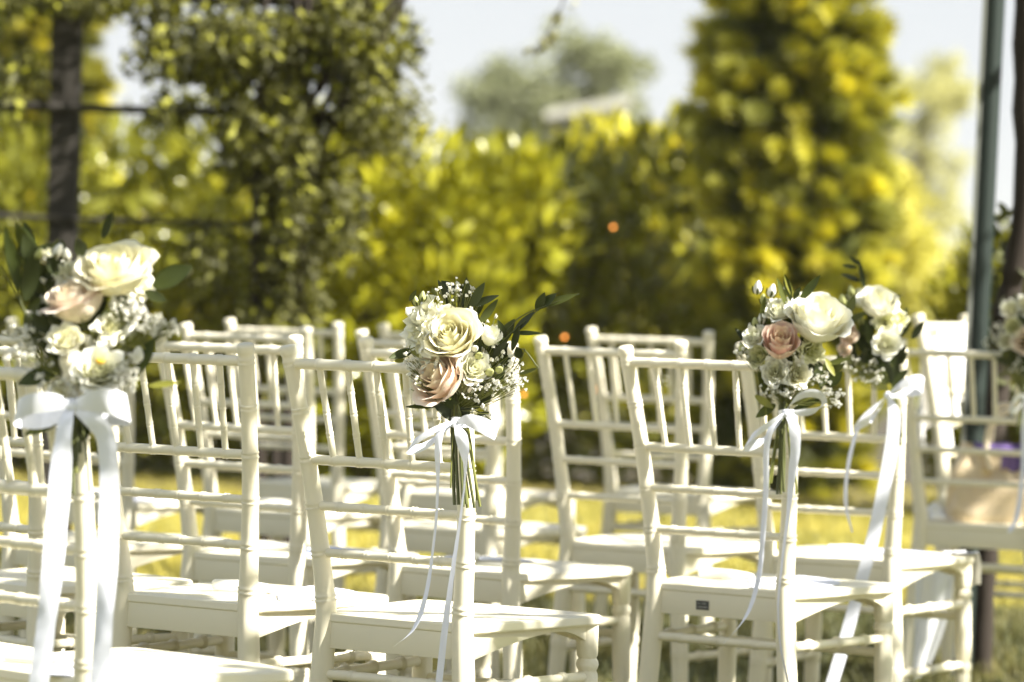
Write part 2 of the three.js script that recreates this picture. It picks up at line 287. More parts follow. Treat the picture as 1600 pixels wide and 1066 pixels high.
function LIT() {
  return [
    [-0.64, 0.82, -5.4, 0.09], [-0.62, 0.95, -5.4, 0.07], [-0.68, 0.72, -5.42, 0.08], [-0.02, 0.86, -6.4, 0.05], [1.36, 0.58, -9.9, 0.09], [0.74, 0.78, -8.2, 0.06],
    [-0.06, 0.44, -6.8, 0.16], [-0.42, 0.44, -7.15, 0.15], [-0.55, 0.44, -5.75, 0.22], [-0.95, 0.44, -5.9, 0.3],        // seats of the nearest chairs
    [-0.06, 0.62, -6.5, 0.09], [-0.06, 0.42, -6.5, 0.1], [-0.64, 0.6, -5.5, 0.1], [-0.64, 0.42, -5.5, 0.12],          // right rear posts
    [0.43, 0.86, -7.5, 0.2], [0.33, 0.7, -7.55, 0.14], [0.54, 0.7, -7.4, 0.14], [0.36, 0.58, -7.55, 0.12], [0.57, 0.55, -7.4, 0.12], [0.55, 0.4, -7.4, 0.12],
    [0.5, 1.05, -7.35, 0.16], [0.56, 0.44, -7.5, 0.1], [0.4, 0.44, -7.55, 0.1],
    [0.02, 0.8, -7.7, 0.09], [0.02, 0.66, -7.7, 0.09], [0.02, 0.5, -7.7, 0.1], [0.02, 0.35, -7.7, 0.1],
    [1.32, 0.9, -10.6, 0.35], [1.32, 0.6, -10.6, 0.3], [-0.1, 0.95, -6.42, 0.07],
    [-0.55, 0.44, -8.3, 0.1], [0.3, 0.44, -8.9, 0.08], [0.85, 0.44, -8.5, 0.12], [0.95, 0.44, -8.62, 0.1], [0.22, 0.89, -8.68, 0.07], [0.78, 0.62, -8.3, 0.1], [0.8, 0.42, -8.3, 0.1],
    [-0.57, 0.92, -8.0, 0.06], [-0.63, 0.92, -10.95, 0.14], [0.4, 0.92, -10.9, 0.12], [-0.64, 0.92, -9.7, 0.08], [-0.3, 0.44, -9.2, 0.12], [-0.2, 0.44, -10.9, 0.2],
  ];
}
function SHADED() {
  return [
    [-0.25, 0.9, -6.65, 0.2], [-0.3, 0.7, -6.68, 0.12], [-0.32, 0.56, -6.68, 0.09], [-0.6, 0.85, -6.93, 0.26], [-0.58, 0.6, -6.93, 0.22], [-1.0, 0.8, -7.2, 0.3], [-0.85, 0.75, -5.6, 0.18],
    [0.72, 0.85, -8.4, 0.14], [1.22, 0.85, -9.8, 0.28], [1.2, 0.6, -9.8, 0.25], [-0.05, 0.44, -8.0, 0.13], [0.27, 0.75, -8.7, 0.12], [0.3, 0.44, -8.95, 0.1],
    [0.5, 0.44, -7.75, 0.09], [1.3, 0.44, -9.95, 0.2], [1.08, 0.3, -9.4, 0.16], [1.08, 0.12, -9.4, 0.16],
  ];
}

// ------------------------------------------------------------------ the vine covered trellis at left
{
  const D = 13, o = thing('trellis', V(at(95, 500, D).x, 0, -D), 'dark wooden trellis post with thin rails behind the roses at left', 'trellis');
  const wood = std(0.024, 0.02, 0.014, 0.85), X = (px) => at(px, 400, D).x - o.position.x;
  const post = new THREE.BoxGeometry(0.1, 2.7, 0.1); post.translate(0, 1.35, 0); part(o, 'post', post, wood);
  const p2 = new THREE.BoxGeometry(0.07, 2.7, 0.07); p2.translate(X(462), 1.35, 0); part(o, 'post', p2, wood);
  for (const [y, r] of [[1.62, 0.015], [1.235, 0.009], [2.02, 0.03]]) part(o, 'rail', sweep([V(X(-260), y + 0.02, 0.062), V(X(95), y, 0.062), V(X(560), y - 0.01, 0.062)], r, 8), wood);

  const R = rng(131), v = thing('climbing_vine', V(at(455, 500, D).x, 0, -D + 0.1), 'dense small leaved vine hanging over the trellis, upper left', 'vine'), list = [], list2 = [];
  const put = (px, py, dz, k) => { const p = at(px, py, D + dz).sub(v.position); return p; };
  const masses = [
    // px, py, rx, ry, count: hanging masses of leaves
    [455, 300, 62, 330, 2700], [360, 70, 170, 75, 1900], [560, 50, 85, 100, 1300], [575, 170, 65, 75, 750], [430, 520, 70, 80, 700], [390, 210, 70, 80, 750], [120, -10, 190, 42, 900], [330, 400, 50, 70, 170], [530, 330, 50, 100, 420], [20, 120, 60, 70, 130], [262, 170, 40, 35, 110],
  ];
  for (const [px, py, rx, ry, n] of masses) for (let i = 0; i < n * 2.1; i++) {
    const b = ball(R), q = 0.75 + 0.5 * noise.noise(b.x * 3 + px, b.y * 3, b.z);
    const p = put(px + b.x * rx * q * 1.25, py + b.y * ry * q * 1.2, b.z * 0.35, 1), k = 0.6 + 0.8 * R(), y = R() < 0.25 ? 2.6 : 0.8;
    list.push([pose(p, ball(R).add(V(0, -0.3, 0)), R() * 6.28, 0.36 + 0.42 * R()), lin(0.13 * k * y, 0.13 * k * y, 0.016 * k)]);
  }
  // feathery shoots at the right hand edge of the vine
  for (let s = 0; s < 46; s++) {
    const px = 520 + R() * 90, py = 10 + R() * 210, a = put(px, py, (R() - 0.5) * 0.3), dir = V(0.75 + R() * 0.3, 0.45 - R() * 0.7, (R() - 0.5) * 0.5).normalize();
    for (let k = 0; k < 17; k++) { const p = a.clone().addScaledVector(dir, k * 0.011); p.y -= 0.0007 * k * k; list.push([pose(p, dir.clone().add(V(0, k % 2 ? 0.8 : -0.8, (R() - 0.5))), R() * 6.28, 0.3 + 0.25 * R()), lin(0.16, 0.16, 0.04)]); }
  }
  instances(v, 'leaves', leafGeo(0.075, 0.034, 0.12, 0.15, 3), LEAF, list, 'stuff');
  const st = [];
  for (let i = 0; i < 7; i++) { const x = (R() - 0.5) * 0.14; st.push(sweep(curve([V(x, 0, 0), V(x + (R() - 0.5) * 0.12, 0.8, 0.03), V(x + (R() - 0.5) * 0.2, 1.5, 0), V(x + (R() - 0.5) * 0.8, 2.2, 0.05), V(x + (R() - 0.5) * 2.2, 2.5, 0)], 16), Array.from({ length: 17 }, (_, k) => 0.02 - 0.0008 * k), 6)); }
  part(v, 'trunk', join(st), darkBark);

  const tw = thing('hanging_twig', at(888, -38, 12.5), 'small leafy twig hanging into the sky at the top', 'twig'), tl = [];
  const path = curve([V(0, 0, 0), V(-0.02, -0.1, 0), V(-0.07, -0.2, 0.01), V(-0.12, -0.26, 0)], 12);
  part(tw, 'stem', sweep(path, path.map((_, i) => 0.004 - 0.0002 * i), 6), darkBark);
  for (let i = 0; i < 34; i++) { const p = path[2 + Math.floor(R() * 10)].clone().add(ball(R).multiplyScalar(0.035)); part(tw, 'leaf', leafGeo(0.05, 0.024, 0.12, 0.15, 3).applyMatrix4(pose(p, ball(R).add(V(0, -0.8, 0)), R() * 6, 0.8)), TWIGLEAF()); }
}
function TWIGLEAF() { return TWIGLEAF.m ??= phys(0.2, 0.19, 0.05, 0.6, { transmission: 0.4, thickness: 0 }); }

// small glowing garden lights among the dark leaves
for (const [px, py, d, where] of [[882, 527, 13.2, 'just above the seats, left of the grey leaf gap'], [930, 608, 13, 'between the slender spindles of a middle chair'], [818, 616, 13, 'right of the lit chair post by the centre bouquet'], [958, 355, 14, 'high in the hedge beside the conifer']]) {
  const p = at(px, py, d), o = thing('fairy_light', p, 'tiny amber light glowing ' + where, 'fairy light', 'amber lights hung before the hedge');
  part(o, 'bulb', new THREE.SphereGeometry(0.006, 12, 8), new THREE.MeshStandardMaterial({ color: lin(0.5, 0.2, 0.05), emissive: lin(1, 0.34, 0.06), emissiveIntensity: 1.5 }));
  part(o, 'cap', new THREE.CylinderGeometry(0.0025, 0.003, 0.008, 8).translate(0, 0.0095, 0), std(0.02, 0.03, 0.02));
  part(o, 'wire', sweep([V(0, 0.013, 0), V(0.004, 0.12, 0), V(0.03, 0.3, -0.02)], 0.0008, 5), std(0.02, 0.03, 0.02));
  const l = new THREE.PointLight(new THREE.Color(1, 0.4, 0.1), 0.01, 2); l.shadow.radius = 0.3; l.position.copy(p).add(V(0, 0, 0.0)); l.castShadow = true; scene.add(l);
}
// ------------------------------------------------------------------ the white chairs
const chairPaint = phys(0.82, 0.765, 0.595, 0.4, { specularIntensity: 0.7 });
const HT = 0.92, SEAT = 0.443, RAILS = [0.888, 0.717, 0.634, 0.55], DEPTH = 0.365, FRONT = 0.211;
function postAt(h, s) {                                                 // centre line of a rear post: leg splays below the seat, back leans and widens above
  if (h < SEAT) { const t = (SEAT - h) / SEAT; return V(s * (0.151 + 0.03 * t), h, 0.012 * t * t); }
  const t = (h - SEAT) / (HT - SEAT); return V(s * (0.151 + 0.043 * t), h, 0.075 * (0.6 * t * t + 0.4 * t));
}
function makeChair(name) {
  const o = new THREE.Group(); o.name = name;
  const ridge = (list, h) => list.push([h - 0.0065, 0], [h - 0.0045, 0.0022], [h - 0.002, 0.0003], [h + 0.002, 0.0003], [h + 0.0045, 0.0022], [h + 0.0065, 0]);
  // rear posts, each one piece from foot to knob
  const prof = [[0.0, 0.0165], [0.1, 0.0185], [0.25, 0.0205], [0.36, 0.0205], [0.43, 0.0195], [0.5, 0.0175], [0.6, 0.016], [0.75, 0.0148], [0.9, 0.0142]];
  const rAt = (h) => { for (let i = 0; i + 1 < prof.length; i++) if (h <= prof[i + 1][0]) return lerp(prof[i][1], prof[i + 1][1], (h - prof[i][0]) / (prof[i + 1][0] - prof[i][0])); return 0.0142; };
  for (const s of [-1, 1]) {
    const hs = []; for (let h = 0; h <= 0.9; h += 0.03) hs.push([h, 0]);
    for (const h of [0.888, 0.803, 0.717, 0.634, 0.55, 0.467, 0.2]) ridge(hs, h);
    hs.push([0.902, 0], [0.904, 0.0015], [0.908, 0.0022], [0.915, 0.0022], [0.9185, 0.0008], [0.92, -0.003]);
    hs.sort((a, b) => a[0] - b[0]);
    part(o, 'back_post', sweep(hs.map(([h]) => postAt(h, s)), hs.map(([h, e]) => rAt(h) + e), 16), chairPaint);
  }
  const rung = (a, b, r, rings, e = 0.0016, n = 11) => {
    const ts = [0, 1]; for (let i = 1; i < 8; i++) ts.push(i / 8);
    const L = a.distanceTo(b), tab = ts.map((t) => [t, 0]);
    for (const t of rings) for (const [d, x] of [[-0.0055, 0], [-0.0038, e], [-0.0016, e * 0.2], [0.0016, e * 0.2], [0.0038, e], [0.0055, 0]]) tab.push([t + d / L, x]);
    tab.sort((p, q) => p[0] - q[0]);
    return sweep(tab.map(([t]) => a.clone().lerp(b, t)), tab.map(([, x]) => r + x), n);
  };
  const five = [1, 2, 3, 4, 5].map((i) => i / 6);
  RAILS.forEach((h, i) => part(o, i ? 'back_rail' : 'top_rail', rung(postAt(h, -1), postAt(h, 1), [0.0098, 0.0092, 0.0082, 0.0082][i], five), chairPaint));
  for (const t of five) {
    const a = postAt(RAILS[1], -1).lerp(postAt(RAILS[1], 1), t), b = postAt(RAILS[0], -1).lerp(postAt(RAILS[0], 1), t);
    part(o, 'spindle', rung(a, b, 0.0061, [0.27, 0.5, 0.73], 0.0014, 9), chairPaint);
  }
  // seat: a thin slab, wider at the front, with rounded front corners
  const s = new THREE.Shape(), c = 0.045;
  s.moveTo(-0.148, -0.008); s.lineTo(0.148, -0.008); s.quadraticCurveTo(0.172, -0.012, 0.179, 0.05);
  s.quadraticCurveTo(0.2, 0.19, FRONT, DEPTH - c); s.quadraticCurveTo(FRONT + 0.004, DEPTH, FRONT - c, DEPTH + 0.002);
  s.quadraticCurveTo(0, DEPTH + 0.016, -FRONT + c, DEPTH + 0.002); s.quadraticCurveTo(-FRONT - 0.004, DEPTH, -FRONT, DEPTH - c);
  s.quadraticCurveTo(-0.2, 0.19, -0.179, 0.05); s.quadraticCurveTo(-0.172, -0.012, -0.148, -0.008);
  let g = new THREE.ExtrudeGeometry(s, { depth: 0.008, bevelEnabled: true, bevelThickness: 0.005, bevelSize: 0.005, bevelOffset: -0.004, bevelSegments: 4, curveSegments: 14 });
  g.rotateX(-Math.PI / 2); g.translate(0, SEAT - 0.013, 0); part(o, 'seat', toCreasedNormals(g, 0.7), chairPaint);
  // aprons
  const apron = (pts, from, dir, right) => {                            // an outline in (along, down), 12 mm thick
    const sh = new THREE.Shape(pts.map(([u, v]) => new THREE.Vector2(u, v)));
    const q = new THREE.ExtrudeGeometry(sh, { depth: 0.009, bevelEnabled: true, bevelThickness: 0.0015, bevelSize: 0.0015, bevelSegments: 2 }); q.translate(0, 0, -0.0045);
    q.applyMatrix4(new THREE.Matrix4().makeBasis(dir, V(0, 1, 0), right).setPosition(from)); return toCreasedNormals(q, 0.6);
  };
  const TOP = -0.0145;
  part(o, 'rear_apron', apron([[0.012, TOP], [0.29, TOP], [0.29, -0.062], [0.012, -0.062]], V(-0.151, SEAT, 0.001), V(1, 0, 0), V(0, 0, 1)), chairPaint);
  for (const k of [-1, 1]) {
    const a = V(k * 0.159, SEAT, -0.012), b = V(k * 0.19, SEAT, -DEPTH + 0.035), d = b.clone().sub(a), L = d.length(); d.normalize();
    const low = []; for (let i = 0; i <= 14; i++) { const t = i / 14; low.push([t * L, -0.064 + 0.04 * Math.sin(Math.min(1, t * 1.25) * Math.PI / 2) - 0.026 * Math.pow(Math.max(0, t - 0.72) / 0.28, 2)]); }
    part(o, 'side_apron', apron([[0, TOP], [L, TOP], ...low.reverse()], a, d, d.clone().cross(V(0, 1, 0))), chairPaint);
  }
  part(o, 'front_apron', apron([[0.012, TOP], [0.348, TOP], [0.348, -0.05], [0.27, -0.034], [0.09, -0.034], [0.012, -0.05]], V(-0.18, SEAT, -DEPTH + 0.02), V(1, 0, 0), V(0, 0, 1)), chairPaint);
  // turned front legs
  const turn = [[0.008, 0], [0.0135, 0.002], [0.0145, 0.02], [0.0175, 0.12], [0.0185, 0.165], [0.0165, 0.172], [0.0195, 0.179], [0.0205, 0.186], [0.0195, 0.193], [0.0165, 0.2], [0.019, 0.207], [0.0195, 0.26], [0.019, 0.335], [0.0165, 0.341], [0.0195, 0.347], [0.021, 0.353], [0.0195, 0.359], [0.0165, 0.364], [0.0195, 0.37], [0.0205, 0.4], [0.021, SEAT - 0.014]].map(([x, y]) => new THREE.Vector2(x, y));
  for (const k of [-1, 1]) { const q = new THREE.LatheGeometry(turn, 16); q.applyMatrix4(new THREE.Matrix4().makeShear(0, 0, -k * 0.02, 0.015, 0, 0)); q.translate(k * 0.186 + k * 0.008, 0, -DEPTH + 0.028 - 0.006); part(o, 'front_leg', toCreasedNormals(q, 0.9), chairPaint); }
  // stretchers
  const thirds = [0.22, 0.5, 0.78];
  for (const k of [-1, 1]) for (const h of [0.33, 0.19]) part(o, 'side_stretcher', rung(postAt(h, k), V(k * 0.189, h, -DEPTH + 0.026), 0.0095, thirds, 0.004), chairPaint);
  part(o, 'rear_stretcher', rung(postAt(0.332, -1), postAt(0.332, 1), 0.0095, thirds, 0.002), chairPaint);
  part(o, 'front_stretcher', rung(V(-0.189, 0.3, -DEPTH + 0.026), V(0.189, 0.3, -DEPTH + 0.026), 0.0095, thirds, 0.002), chairPaint);
  return o;
}
const protoChair = makeChair('banquet_chair');
const CHAIRS = {
  C: [-0.198, -6.608, 0.622, 'white chair in sharp focus with the centre bouquet on its right post'],
  A: [-0.717, -5.579, 0.808, 'nearest white chair, carrying the large left bouquet with broad ribbons'],
  N: [-1.12, -5.79, 0.8, 'white chair showing only its sunlit seat corner in the lower left corner'],
  B: [-0.595, -6.927, 0.628, 'white chair between the left and centre bouquets, its back all in shade'],
  M: [-1.006, -7.216, 0.746, 'white chair behind the big left ribbon tail, seat corner pointing right'],
  D: [0.43, -7.505, 0.614, 'sunlit white chair with small dark tag on its rear apron'],
  E: [-0.11, -7.8, 0.668, 'white chair whose brightly lit post stands just right of the centre bouquet'],
  K: [-0.568, -8.059, 0.644, 'white chair directly behind the left post of the centre bouquet chair'],
  S: [-1.0, -8.36, 0.64, 'white chair mostly hidden behind the left bouquet, second row'],
  H: [0.267, -8.678, 0.606, 'white chair with orange dot between its spindles, behind the tagged chair'],
  P: [-0.169, -9.13, 0.6, 'white chair behind the centre bouquet, seat corner left of lawn patch'],
  G: [0.724, -8.39, 0.511, 'shaded white chair carrying the bouquet with long broad ribbon at right'],
  L: [-0.644, -9.644, 0.573, 'white chair with white lit knob, rail level with the left baby breath'],
  R: [-1.13, -9.9, 0.58, 'white chair at the far left seen in pieces between nearer posts'],
  I: [1.225, -9.781, 0.467, 'shaded white chair holding the beige handbag'],
  Q: [-0.166, -10.64, 0.572, 'far white chair whose post tip shows left of the centre bouquet'],
  T: [-0.631, -10.98, 0.555, 'farthest white chair at left, lit knob and full top rail against leaves'],
  F: [0.436, -10.964, 0.518, 'farthest white chair right of centre, full back against the dark hedge'],
};
const chairs = {}, paints = [chairPaint, phys(0.81, 0.75, 0.58, 0.46, { specularIntensity: 0.7 }), phys(0.83, 0.775, 0.605, 0.36, { specularIntensity: 0.7 })];
for (const [k, [x, z, th, label]] of Object.entries(CHAIRS)) {
  const c = k === 'C' ? protoChair : protoChair.clone();
  c.name = numbered('banquet_chair'); c.position.set(x, 0, z); c.rotation.y = -th; scene.add(c); chairs[k] = c;
  if (k !== 'C') { const mt = paints[(x * 37 + z * 91 | 0) % 3 < 0 ? 0 : Math.abs(x * 37 + z * 91 | 0) % 3]; c.traverse((m) => { if (m.isMesh) m.material = mt; }); }
  tag(c, label, 'chair', 'white banquet chairs set out in rows');
}
{
  const c = protoChair.clone(); c.name = numbered('banquet_chair'); c.position.set(1.31, 0, -10.75); c.rotation.y = -2.02; c.scale.setScalar(1.07); scene.add(c); chairs.J = c;
  tag(c, 'brilliant sunlit white chair facing another way with white shawl on it', 'chair', 'white banquet chairs set out in rows');
  const L = 0.03, tg = new THREE.Group(); tg.name = 'maker_tag'; tg.position.set(-0.036, SEAT - 0.041, 0.0075); chairs.D.add(tg);
  const plate = new THREE.BoxGeometry(L, 0.0185, 0.0012); part(tg, 'plate', plate, std(0.05, 0.052, 0.05, 0.5));
  const mk = []; for (let r = 0; r < 2; r++) for (let i = 0; i < (r ? 7 : 6); i++) { if (r === 0 && i === 2) continue; const q = new THREE.BoxGeometry(0.0022 + 0.0006 * ((i * 7) % 3), 0.0026, 0.0004); q.translate(-0.011 + i * 0.0036, 0.0035 - r * 0.007, 0.0009); mk.push(q); }
  part(tg, 'lettering', join(mk), std(0.32, 0.32, 0.3, 0.6));
}
const onChair = (k, x, y, z) => chairs[k].localToWorld(V(x, y, z));
scene.updateMatrixWorld(true);
// ------------------------------------------------------------------ flowers
const petalMat = (t = 0.3) => new THREE.MeshPhysicalMaterial({ color: lin(1, 1, 1), vertexColors: true, roughness: 0.65, side: THREE.DoubleSide, transmission: t, thickness: 0, sheen: 0.3, sheenRoughness: 0.6, sheenColor: lin(0.6, 0.6, 0.55) });
const PETAL = petalMat(0.14), leafGreen = [phys(0.05, 0.066, 0.014, 0.4, { specularIntensity: 0.5, transmission: 0.18, thickness: 0 }), phys(0.09, 0.105, 0.02, 0.45, { specularIntensity: 0.5, transmission: 0.25, thickness: 0 }), phys(0.3, 0.3, 0.04, 0.5, { transmission: 0.35, thickness: 0 }), phys(0.035, 0.045, 0.015, 0.35, { specularIntensity: 0.5, transmission: 0.1, thickness: 0 })];
const stemMat = std(0.15, 0.16, 0.03, 0.5), stemDark = std(0.075, 0.085, 0.02, 0.5), paleBud = std(0.4, 0.42, 0.16, 0.55);
const white = std(0.82, 0.81, 0.74, 0.7);
const satin = phys(0.82, 0.84, 0.92, 0.36, { sheen: 0.4, sheenRoughness: 0.4, sheenColor: lin(0.8, 0.85, 1), });

// one petal: wraps round the flower's axis, cups, and rolls outward at its rim
function petalGeo(R0, top, hw, curl, ruffle, seed, cBase, cMid, cRim, low = -0.62) {
  const R = rng(seed), ph = R() * 6.28, ph2 = R() * 6.28, tilt = (R() - 0.5) * 0.25, dent = 0.06 + 0.1 * R();
  return grid(8, 8, (u, v) => {
    const s = (u - 0.5) * 2, edge = 1 - 0.3 * Math.pow(Math.abs(s), 3) - dent * 0.3 * Math.exp(-s * s * 30), vv = v * edge;
    const width = hw * (0.45 + 0.55 * Math.sin(Math.min(1, vv * 1.1 + 0.12) * Math.PI * 0.62));
    const a = s * width + tilt * (vv - 0.5);
    const k = Math.max(0, (vv - 0.62) / 0.38);
    let rho = R0 * (0.16 + 0.84 * Math.pow(Math.sin(Math.min(1, vv * 1.25) * Math.PI / 2), 0.8)) + curl * (k * k * 0.9) * (1 - 0.25 * s * s) - 0.05 * R0 * s * s;
    let y = low + (top - low) * (vv * 0.85 + 0.15 * vv * vv) - curl * 0.62 * k * k * k * (1 + 0.5 * s * s);
    rho += ruffle * v * v * Math.sin(s * 5 + ph) * 0.09; y += ruffle * v * v * Math.sin(s * 7 + ph2) * 0.07;
    return V(Math.cos(a) * rho, y, Math.sin(a) * rho);
  }, (u, v) => { const s = Math.abs(u - 0.5) * 2, k = sm(0.25, 0.75, v), m = sm(0.75, 1, v + s * s * 0.12); return [0, 1, 2].map((i) => lerp(lerp(cBase[i], cMid[i], k), cRim[i], m)); });
}
const PAL = {
  cream: [[0.88, 0.8, 0.48], [0.92, 0.87, 0.66], [0.93, 0.9, 0.77]],
  ivory: [[0.86, 0.82, 0.58], [0.9, 0.88, 0.77], [0.92, 0.91, 0.85]],
  blush: [[0.9, 0.78, 0.56], [0.93, 0.73, 0.63], [0.95, 0.85, 0.75]],
  rose: [[0.9, 0.74, 0.56], [0.93, 0.64, 0.57], [0.95, 0.8, 0.73]],
  dusty: [[0.86, 0.76, 0.6], [0.88, 0.73, 0.64], [0.91, 0.81, 0.72]],
  white: [[0.84, 0.83, 0.62], [0.9, 0.89, 0.84], [0.92, 0.92, 0.89]],
  green: [[0.6, 0.62, 0.26], [0.8, 0.8, 0.52], [0.86, 0.85, 0.68]],
};
const LAYERS = {
  big: [[0.1, 0.46, 1.9, 0, 3, 0.1], [0.18, 0.5, 1.5, 0.01, 3, 0.15], [0.27, 0.53, 1.35, 0.02, 3, 0.2], [0.4, 0.55, 1.2, 0.05, 3, 0.25], [0.56, 0.54, 1.15, 0.1, 3, 0.35], [0.68, 0.47, 1.1, 0.17, 4, 0.45], [0.76, 0.3, 1.0, 0.27, 4, 0.6]],
  bud: [[0.12, 0.56, 1.9, 0, 3, 0.1], [0.22, 0.62, 1.5, 0.01, 3, 0.15], [0.34, 0.63, 1.35, 0.03, 3, 0.25], [0.48, 0.6, 1.2, 0.07, 3, 0.35], [0.6, 0.5, 1.1, 0.14, 4, 0.5]],
  spray: [[0.16, 0.42, 1.6, 0, 3, 0.2], [0.32, 0.44, 1.2, 0.03, 3, 0.4], [0.5, 0.42, 1.0, 0.08, 4, 0.6], [0.7, 0.36, 0.85, 0.16, 5, 0.9], [0.84, 0.22, 0.76, 0.24, 5, 1.1]],
  ruffled: [[0.2, 0.4, 1.2, 0.1, 3, 1.2], [0.45, 0.42, 1.0, 0.2, 4, 1.6], [0.68, 0.36, 0.9, 0.34, 5, 2.0], [0.8, 0.14, 0.85, 0.42, 4, 2.0]],
};
const flowerProtos = {};
function flower(parent, kind, pal, p, axis, r, roll = 0, stretch = 1) {
  const key = kind + pal;
  if (!flowerProtos[key]) {
    const g = new THREE.Group(); let seed = 17 * key.length + key.charCodeAt(1) * 31 + key.charCodeAt(key.length - 2) * 7, turn = 0;
    const R = rng(seed);
    LAYERS[kind].forEach(([R0, top, hw, curl, n, ruf], li) => {
      const c = PAL[pal].map((q) => q.map((x, i) => x * (1 - (i === 2 ? 0.25 : 0.06) * (1 - li / LAYERS[kind].length))));
      turn += 0.9 + R() * 0.4;
      for (let i = 0; i < n; i++) { const m = part(g, 'petal', petalGeo(R0 * (0.95 + 0.1 * R()), top + (R() - 0.5) * 0.06, hw, curl * (0.7 + 0.6 * R()), ruf, ++seed, ...c), PETAL); m.rotation.y = turn + i / n * Math.PI * 2 + (R() - 0.5) * 0.25; }
    });
    const sep = []; for (let i = 0; i < 5; i++) { const q = leafGeo(0.6, 0.26, 0.12, -0.1); q.applyMatrix4(pose(V(0, -0.66, 0), V(Math.cos(i * 1.257), 0.5, Math.sin(i * 1.257)), 0, 1)); sep.push(q); }
    const cal = new THREE.SphereGeometry(0.2, 10, 8); cal.translate(0, -0.66, 0); part(g, 'calyx', join([cal, ...sep]), leafGreen[1]);
    flowerProtos[key] = g;
  }
  const f = flowerProtos[key].clone(); f.name = { big: 'rose', bud: 'rose', spray: 'spray_rose', ruffled: 'lisianthus' }[kind];
  f.position.copy(p); f.quaternion.setFromUnitVectors(_up, axis.clone().normalize()); f.quaternion.multiply(new THREE.Quaternion().setFromAxisAngle(_up, roll)); f.scale.set(r, r * stretch, r); parent.add(f); return f;
}
// a closed bud with sepals
function bud(parent, p, axis, r, mat) {
  const g = new THREE.Group(); g.name = 'flower_bud'; g.position.copy(p); g.quaternion.setFromUnitVectors(_up, axis.clone().normalize()); g.scale.setScalar(r); parent.add(g);
  part(g, 'petals', new THREE.LatheGeometry([[0, -1], [0.4, -0.9], [0.66, -0.4], [0.68, 0], [0.5, 0.6], [0.22, 1.1], [0, 1.25]].map(([x, y]) => new THREE.Vector2(x, y)), 9), mat);
  const s = []; for (let i = 0; i < 4; i++) { const q = leafGeo(1.5, 0.5, 0.25, 0.05); q.applyMatrix4(pose(V(Math.cos(i * 1.57) * 0.42, -1, Math.sin(i * 1.57) * 0.42), V(Math.cos(i * 1.57) * 0.35, 1, Math.sin(i * 1.57) * 0.35), 0, 1)); s.push(q); }
  part(g, 'sepals', join(s), leafGreen[1]); return g;
}
// baby's breath: forked hair stems, each with a small many petalled floret
const floretGeo = (() => { const R = rng(3), l = []; for (let i = 0; i < 11; i++) { const q = grid(1, 2, (u, v) => V((u - 0.5) * 0.9 * Math.sin(0.3 + v * 2.6), v * 1.0, 0.35 * v * v)); q.applyMatrix4(pose(V(0, 0, 0), ball(R).add(V(0, 0.5, 0)), R() * 6, 1)); l.push(q); } const c = new THREE.IcosahedronGeometry(0.42, 0); c.translate(0, -0.15, 0); l.push(c); return join(l); })();
function breath(parent, root, tips, R, r = 0.0034) {
  const g = new THREE.Group(); g.name = 'babys_breath'; parent.add(g);
  const st = [];
  for (const t of tips) {
    const mid = root.clone().lerp(t, 0.55).add(ball(R).multiplyScalar(0.012));
    st.push(sweep(curve([root, mid, t], 6), 0.0006, 4));
    const m = part(g, 'floret', floretGeo, white); m.position.copy(t); m.quaternion.setFromUnitVectors(_up, t.clone().sub(mid).add(V(0, 0, 0.01)).normalize()); m.scale.setScalar(r * (0.7 + 0.6 * R()));
  }
  part(g, 'stem', join(st), stemMat);
}
function leafAt(parent, a, b, wd, mat, face = V(0, 0, 1), bend = 0.06) {  // a leaf from its foot a to its tip b, its face turned towards "face"
  const y = b.clone().sub(a), L = y.length(); y.normalize(); const z = face.clone().sub(y.clone().multiplyScalar(face.dot(y))).normalize(), x = y.clone().cross(z);
  const g = leafGeo(L, wd, 0.12, bend, 8); g.applyMatrix4(new THREE.Matrix4().makeBasis(x, y, z).setPosition(a)); return part(parent, 'leaf', g, mat);
}
function ribbonStrip(parent, name, pts, wide, width, twist, n = 40) {    // a band along points; wide: direction across, or a list of them
  const c = new THREE.CatmullRomCurve3(pts, false, 'centripetal'), ws = Array.isArray(wide) ? wide : [wide], wl = Array.isArray(width) ? width : [width];
  const pick = (l, t, f) => { const x = t * (l.length - 1), i = Math.min(l.length - 2, Math.floor(x)); return l.length < 2 ? l[0] : f(l[i], l[i + 1], x - i); };
  return part(parent, name, grid(4, n, (u, v) => { const d = pick(ws, v, (a, b, k) => a.clone().lerp(b, k)).clone().normalize(), w = pick(wl, v, lerp); const e = (u - 0.5); const p = c.getPoint(v).addScaledVector(d, e * w); p.z += -0.0012 * (4 * e * e) + 0.0011 * noise.noise(p.x * 60, p.y * 45, p.z * 60 + e); p.x += 0.0007 * noise.noise(p.y * 50, p.x * 50, e * 2 + 7); return p; }), satin);
}
function bouquet(depth, kx, ky, label, build) {
  const base = at(kx, ky, depth), o = thing('bouquet', base, label, 'bouquet'), R = rng(Math.round(kx * 7 + ky));
  const Q = (px, py, dz = 0) => at(px, py, depth - dz).sub(base);        // dz: metres nearer than the knot
  build(o, Q, R, (px) => px / FOCAL * depth); return o;
}
const spreadStems = (o, Q, R, kx, ky, list, dz = 0.0) => { for (const [x0, x1q, y1q, r, z] of list) { const x1 = x1q + (R() - 0.5) * 9, y1 = y1q + (R() - 0.5) * 12; part(o, 'stem', sweep(curve([Q(x0 * 0.5 + kx * 0.5, ky - 55, z * 0.6 + dz), Q(x0, ky + 5, z + dz), Q(lerp(x0, x1, 0.5) + (R() - 0.5) * 6, (ky + y1) / 2, z + dz), Q(x1, y1, z * 1.3 + dz)], 10), Array.from({ length: 11 }, (_, i) => r * (0.9 + 0.02 * i)), 7), R() < 0.6 ? stemMat : stemDark); } };
